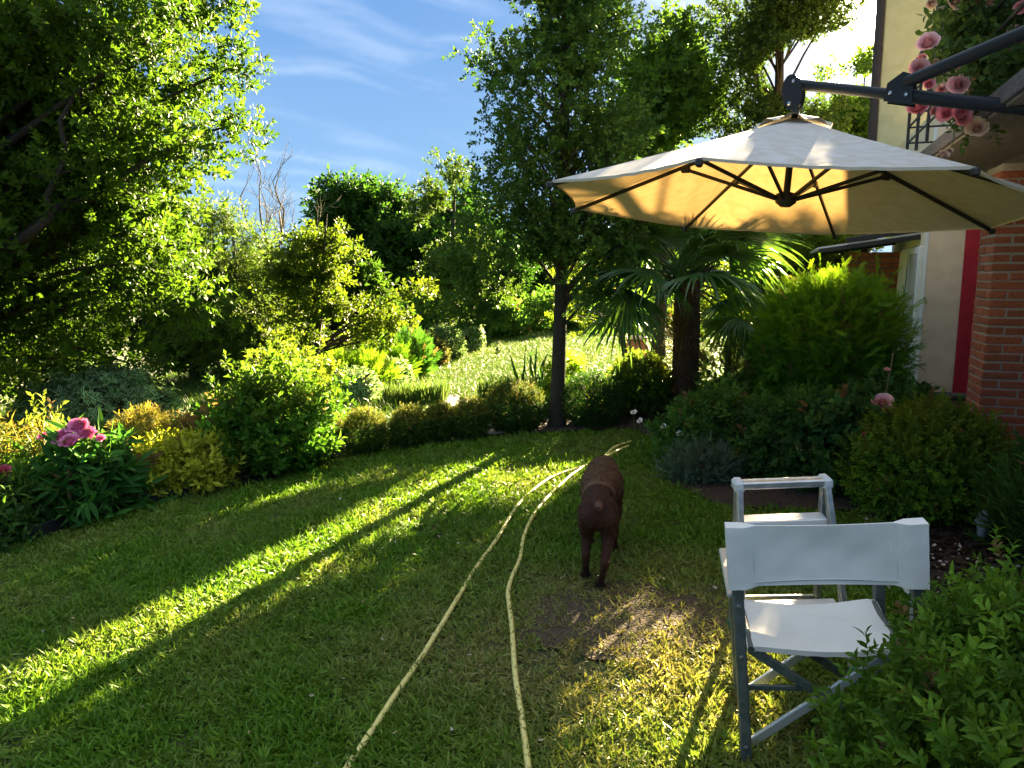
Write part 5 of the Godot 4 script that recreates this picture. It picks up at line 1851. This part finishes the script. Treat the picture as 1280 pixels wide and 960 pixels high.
func roses() -> void:
	# climbing rose over the balcony
	var root := Vector3(3.75, .1, -4.55)
	var o := thing("climbing_rose", "climbing rose with many pink blooms hanging over the balcony", "climbing rose", root)
	var leaf := sprig(46, 7, .12, .06, .038, 1.1, .3, .3, 3).mesh(mats.leaf)
	rng.seed = 300
	var where: Array[Transform3D] = []
	var cols := PackedColorArray()
	var canes := MB.new()
	var axis := Vector3(-.324, 0, .946)          # along the balcony, towards the viewer
	var edge := Vector3(3.10, 2.9, -4.85)
	for i in 26:
		var s := rng.randf_range(-.15, 1.3)
		var a := edge + axis * s + Vector3(.25 + .2 * rng.randf(), -.25, .1)
		var out := Vector3(-.946, 0, -.324)
		var p := a + Vector3(0, .5 + .35 * rng.randf(), 0) + out * .2
		var q := p + out * rng.randf_range(.1, .35) + Vector3(0, rng.randf_range(-.7, .35), 0) + axis * rng.randf_range(-.25, .2)
		canes.tube([a - root, p - root, q - root], [.007, .005, .003], 5, false)
	canes.tube([Vector3(0, -.1, 0), Vector3(.02, 1.2, 0), Vector3(-.02, 2.2, .05), Vector3(-.3, 2.6, -.1), edge - root], [.018, .016, .013, .011, .01], 7)
	for d in [[2.76, 2.62, -4.72, 2.74, 2.42, -4.70], [2.72, 2.70, -4.8, 2.66, 2.36, -4.75]]:
		canes.tube([Vector3(d[0] + .1, d[1] + .2, d[2]) - root, Vector3(d[0], d[1], d[2]) - root, Vector3(d[3], d[4], d[5]) - root], [.005, .004, .003], 5, false)
	built("canes", canes, mats.stem, o, "stuff")
	for blob in [[Vector3(2.98, 3.10, -4.72), Vector3(.42, .36, .30), 330], [Vector3(2.86, 2.84, -4.75), Vector3(.30, .22, .26), 210], [Vector3(3.15, 2.80, -4.55), Vector3(.34, .28, .3), 230], [Vector3(2.75, 3.18, -4.9), Vector3(.16, .14, .18), 60], [Vector3(2.78, 2.50, -4.70), Vector3(.10, .10, .1), 20], [Vector3(3.1, 3.5, -4.5), Vector3(.4, .3, .4), 150], [Vector3(2.92, 2.70, -4.45), Vector3(.34, .16, .34), 230], [Vector3(3.2, 3.0, -4.3), Vector3(.35, .4, .3), 260]]:
		for i in blob[2]:
			var d := rnd_dir()
			var q: Vector3 = blob[0] + d * blob[1] * pow(rng.randf(), .4)
			where.append(Transform3D(facing((d + Vector3(-.3, .1, .3) + rnd_dir() * .6).normalized(), rng.randf_range(.6, 1.05)), q - root))
			cols.append(tint(Color(.05, .105, .025), Color(.09, .15, .035)))
	scatter("foliage", leaf, where, cols, o)
	var full := flower(11, 52, .058, .95)
	var half := flower(12, 36, .050, .8)
	for f in [
		[2.525, 2.956, -4.850, 1.05, "rose_pale", -0.59, 0.55],
		[2.468, 2.813, -4.849, 1.00, "rose_pale", -0.09, -0.04],
		[2.605, 2.863, -4.938, 0.80, "rose_cream", -0.30, 0.15],
		[2.514, 2.892, -4.901, 0.60, "rose_pale", -0.18, 0.49],
		[2.782, 3.191, -4.885, 1.00, "rose_pink", -0.62, -0.27],
		[2.676, 3.215, -4.888, 0.90, "rose_cream", -0.03, 0.13],
		[2.563, 3.228, -4.941, 0.70, "rose_cream", -0.09, -0.30],
		[2.858, 3.184, -4.833, 0.85, "rose_cream", -0.34, 0.42],
		[2.462, 2.568, -4.793, 1.00, "rose_pink", -0.52, 0.65],
		[2.561, 2.572, -4.814, 0.60, "rose_pale", 0.02, -0.27],
		[2.625, 2.540, -4.768, 0.90, "rose_pink", -0.68, 0.24],
		[2.680, 2.520, -4.735, 1.05, "rose_pink", 0.05, 0.08],
		[2.692, 2.596, -4.817, 0.80, "rose_pale", -0.53, 0.12],
		[2.797, 2.563, -4.792, 0.80, "rose_pale", -0.68, -0.08],
		[2.553, 2.729, -4.867, 0.75, "rose_pink", -0.35, 0.20],
		[2.758, 2.789, -4.825, 1.00, "rose_pink", -0.51, -0.07],
		[2.680, 2.700, -4.762, 1.00, "rose_pale", -0.52, 0.16],
		[2.648, 2.712, -4.895, 0.70, "rose_pale", -0.47, -0.28],
		[2.773, 2.664, -4.807, 0.60, "rose_cream", -0.03, 0.26],
		[2.912, 2.666, -4.656, 1.10, "rose_pale", -0.19, -0.11],
		[2.964, 2.592, -4.645, 0.85, "rose_pink", 0.09, 0.56],
		[2.944, 2.907, -4.641, 1.10, "rose_pink", -0.60, 0.03],
		[2.960, 2.972, -4.731, 0.95, "rose_pale", -0.12, 0.41],
		[2.957, 2.875, -4.838, 0.80, "peony_red", 0.05, 0.12],
		[2.840, 2.980, -4.854, 0.70, "rose_pale", -0.04, 0.37],
		[2.786, 2.444, -4.724, 1.00, "rose_cream", -0.46, 0.29],
		[2.619, 2.293, -4.772, 0.75, "rose_cream", 0.01, 0.55],
		[2.658, 2.322, -4.777, 0.50, "rose_cream", -0.30, 0.29],
		[2.949, 3.113, -4.671, 0.80, "rose_pink", -0.67, -0.06],
	]:
		var at := Vector3(f[0], f[1] - 1.6, f[2]) * .965 + Vector3(0, 1.6, 0) - root
		bloom(o, full if f[3] > .85 else half, mats[f[4]], at, Vector3(f[5], f[6], .8), f[3] * .98)

func lawn() -> void:
	# short broad-bladed grass, in tufts; drier and thinner round the worn patch
	rng.seed = 500
	var kinds := []
	for s in 3:
		var b := MB.new()
		for i in 13:
			var a := rng.randf() * TAU
			var r := .055 * sqrt(rng.randf())
			var base := Vector3(cos(a) * r, 0, sin(a) * r)
			var dir := (Vector3.UP * rng.randf_range(.15, .8) + rnd_dir() * .85)
			dir.y = absf(dir.y) * .9 + .05
			b.leaf(base, dir.normalized(), (Vector3.UP * .9 + rnd_dir()).normalized(), rng.randf_range(.030, .064), rng.randf_range(.0065, .0115), .35, rng.randf_range(-.1, .9), 4)
		kinds.append(b.mesh(mats.grass))
	var where := [[], [], []]
	var cols := [PackedColorArray(), PackedColorArray(), PackedColorArray()]
	var lists: Array = [[] as Array[Transform3D], [] as Array[Transform3D], [] as Array[Transform3D]]
	var n := 0
	while n < 30000:
		var d := lerpf(1.6, 7.6, pow(rng.randf(), .85))
		var x := rng.randf_range(-.74, .72) * d + rng.randf_range(-.3, .3)
		var q := Vector2(x, -d)
		n += 1
		if not Geometry2D.is_point_in_polygon(q, lawn_edge):
			continue
		var dry := bump.get_noise_2d(x * 1.1 + 30, d * 1.1) * .5 + .12
		dry += .95 * exp(-pow((q - Vector2(.62, -3.3)).length() / .62, 2)) + .45 * exp(-pow((q - Vector2(.45, -2.5)).length() / .75, 2)) + .35 * exp(-pow((q - Vector2(-.1, -3.1)).length() / .55, 2))
		var bare := .55 * exp(-pow(((q - Vector2(.72, -3.27)) * Vector2(1, 1.4)).length() / .34, 2)) + .45 * exp(-pow(((q - Vector2(.45, -3.30)) * Vector2(1, 1.2)).length() / .42, 2)) + .35 * exp(-pow((q - Vector2(.05, -3.0)).length() / .3, 2))
		bare *= .75 + .8 * absf(bump.get_noise_2d(x * 9.0, d * 9.0))
		if rng.randf() < bare:
			continue
		var k := rng.randi() % 3
		var green := tint(Color(.078, .18, .011), Color(.135, .24, .018), .3)
		var straw := tint(Color(.25, .23, .06), Color(.36, .30, .11), .2)
		var c := green.lerp(straw, clampf(dry * rng.randf_range(.3, 1.2), 0, .9))
		var s := rng.randf_range(.65, 1.25) * (1.0 - .25 * clampf(dry, 0, 1)) * (1.0 + .35 * bump.get_noise_2d(x * 2.6, d * 2.6 + 40.0))
		lists[k].append(Transform3D(Basis(Vector3.UP, rng.randf() * TAU).scaled(Vector3(s, s * rng.randf_range(.7, 1.1), s)), on(x, -d, .0)))
		cols[k].append(c)
	for k in 3:
		var o := scatter("lawn_grass", kinds[k], lists[k], cols[k], self)
		o.set_meta("label", "short mown lawn grass across the foreground, partly in sun")
		o.set_meta("category", "grass")
		o.set_meta("group", "lawn grass")
	var bit := MB.new()
	bit.leaf(Vector3(0, 0, -.012), Vector3.BACK, Vector3.UP, .026, .015, .3, -.3, 3)
	var wl: Array[Transform3D] = []
	var cl := PackedColorArray()
	while wl.size() < 200:
		var d := lerpf(2.0, 7.2, rng.randf())
		var q := Vector2(rng.randf_range(-.7, .6) * d, -d)
		if Geometry2D.is_point_in_polygon(q, lawn_edge):
			wl.append(Transform3D(Basis.from_euler(Vector3(rng.randf_range(-.6, .6), rng.randf() * TAU, rng.randf_range(-.6, .6))) * rng.randf_range(.3, 1.0), on(q.x, q.y, rng.randf_range(.02, .04))))
			cl.append(tint(Color(.30, .20, .07), Color(.55, .48, .30), .3) if rng.randf() < .82 else tint(Color(.55, .53, .45), Color(.7, .68, .6)))
	var litter := scatter("lawn_litter", bit.mesh(mats.leaf_matt), wl, cl, self)
	litter.set_meta("label", "tiny pale petals and dry leaf bits lying in the lawn grass")
	litter.set_meta("category", "fallen leaves")
	# meadow beyond the bushes
	var tuft := MB.new()
	for i in 11:
		var a := rng.randf() * TAU
		var r := .11 * sqrt(rng.randf())
		tuft.leaf(Vector3(cos(a) * r, 0, sin(a) * r), (Vector3.UP * .9 + rnd_dir() * .5).normalized(), rnd_dir(), rng.randf_range(.08, .17), .011, .3, rng.randf_range(.1, .6), 2)
	var w: Array[Transform3D] = []
	var c := PackedColorArray()
	while w.size() < 22000:
		var d := lerpf(7.5, 21.0, pow(rng.randf(), 1.3))
		var x := rng.randf_range(-.17, .52) * d
		if Geometry2D.is_point_in_polygon(Vector2(x, -d), track):
			continue
		if d < 8.3 and x > .1:
			continue
		if x < -1.5 + .04 * (d - 9.0):
			continue
		var s := rng.randf_range(.7, 1.2)
		w.append(Transform3D(Basis(Vector3.UP, rng.randf() * TAU).scaled(Vector3(s, s * .5, s)), on(x, -d)))
		c.append(tint(Color(.055, .115, .012), Color(.09, .15, .018)).lerp(Color(.15, .16, .03), maxf(0, bump.get_noise_2d(x * .8, d * .8)) * .6))
	var m := scatter("meadow_grass", tuft.mesh(mats.grass), w, c, self)
	m.set_meta("label", "sunlit yellow-green meadow grass beyond the round bushes")
	m.set_meta("category", "grass")
	var wv: Array[Transform3D] = []
	var cv := PackedColorArray()
	for i in 7000:
		var d := lerpf(6.5, 20.0, pow(rng.randf(), 1.2))
		var x := -rng.randf_range(.08, .72) * d
		if Geometry2D.is_point_in_polygon(Vector2(x, -d), lawn_edge) or x > -1.45 and d > 8.5:
			continue
		wv.append(Transform3D(Basis(Vector3.UP, rng.randf() * TAU) * rng.randf_range(.7, 1.3), on(x, -d)))
		cv.append(tint(Color(.04, .085, .012), Color(.065, .11, .016)))
	m = scatter("rough_grass", tuft.mesh(mats.grass), wv, cv, self)
	m.set_meta("label", "rough grass under the trees behind the left flower bed")
	m.set_meta("category", "grass")
	# taller sword leaves at the meadow's near edge
	var sword := MB.new()
	for i in 9:
		var a := rng.randf() * TAU
		var r := .08 * sqrt(rng.randf())
		sword.leaf(Vector3(cos(a) * r, 0, sin(a) * r), (Vector3.UP + rnd_dir() * .22).normalized(), rnd_dir(), rng.randf_range(.22, .40), .016, .2, rng.randf_range(.0, .25), 3)
	var ws: Array[Transform3D] = []
	var cs := PackedColorArray()
	for i in 190:
		var x := rng.randf_range(-1.6, .35)
		if absf(x + .62) < .22:
			continue
		ws.append(Transform3D(Basis(Vector3.UP, rng.randf() * TAU) * rng.randf_range(.7, 1.15), on(x, -9.55 + .25 * rng.randf() + .12 * x)))
		cs.append(tint(Color(.05, .10, .025), Color(.10, .15, .04)))
	m = scatter("sword_leaved_plants", sword.mesh(mats.leaf), ws, cs, self)
	m.set_meta("label", "band of upright sword-shaped leaves along the near edge of the meadow")
	m.set_meta("category", "plants")
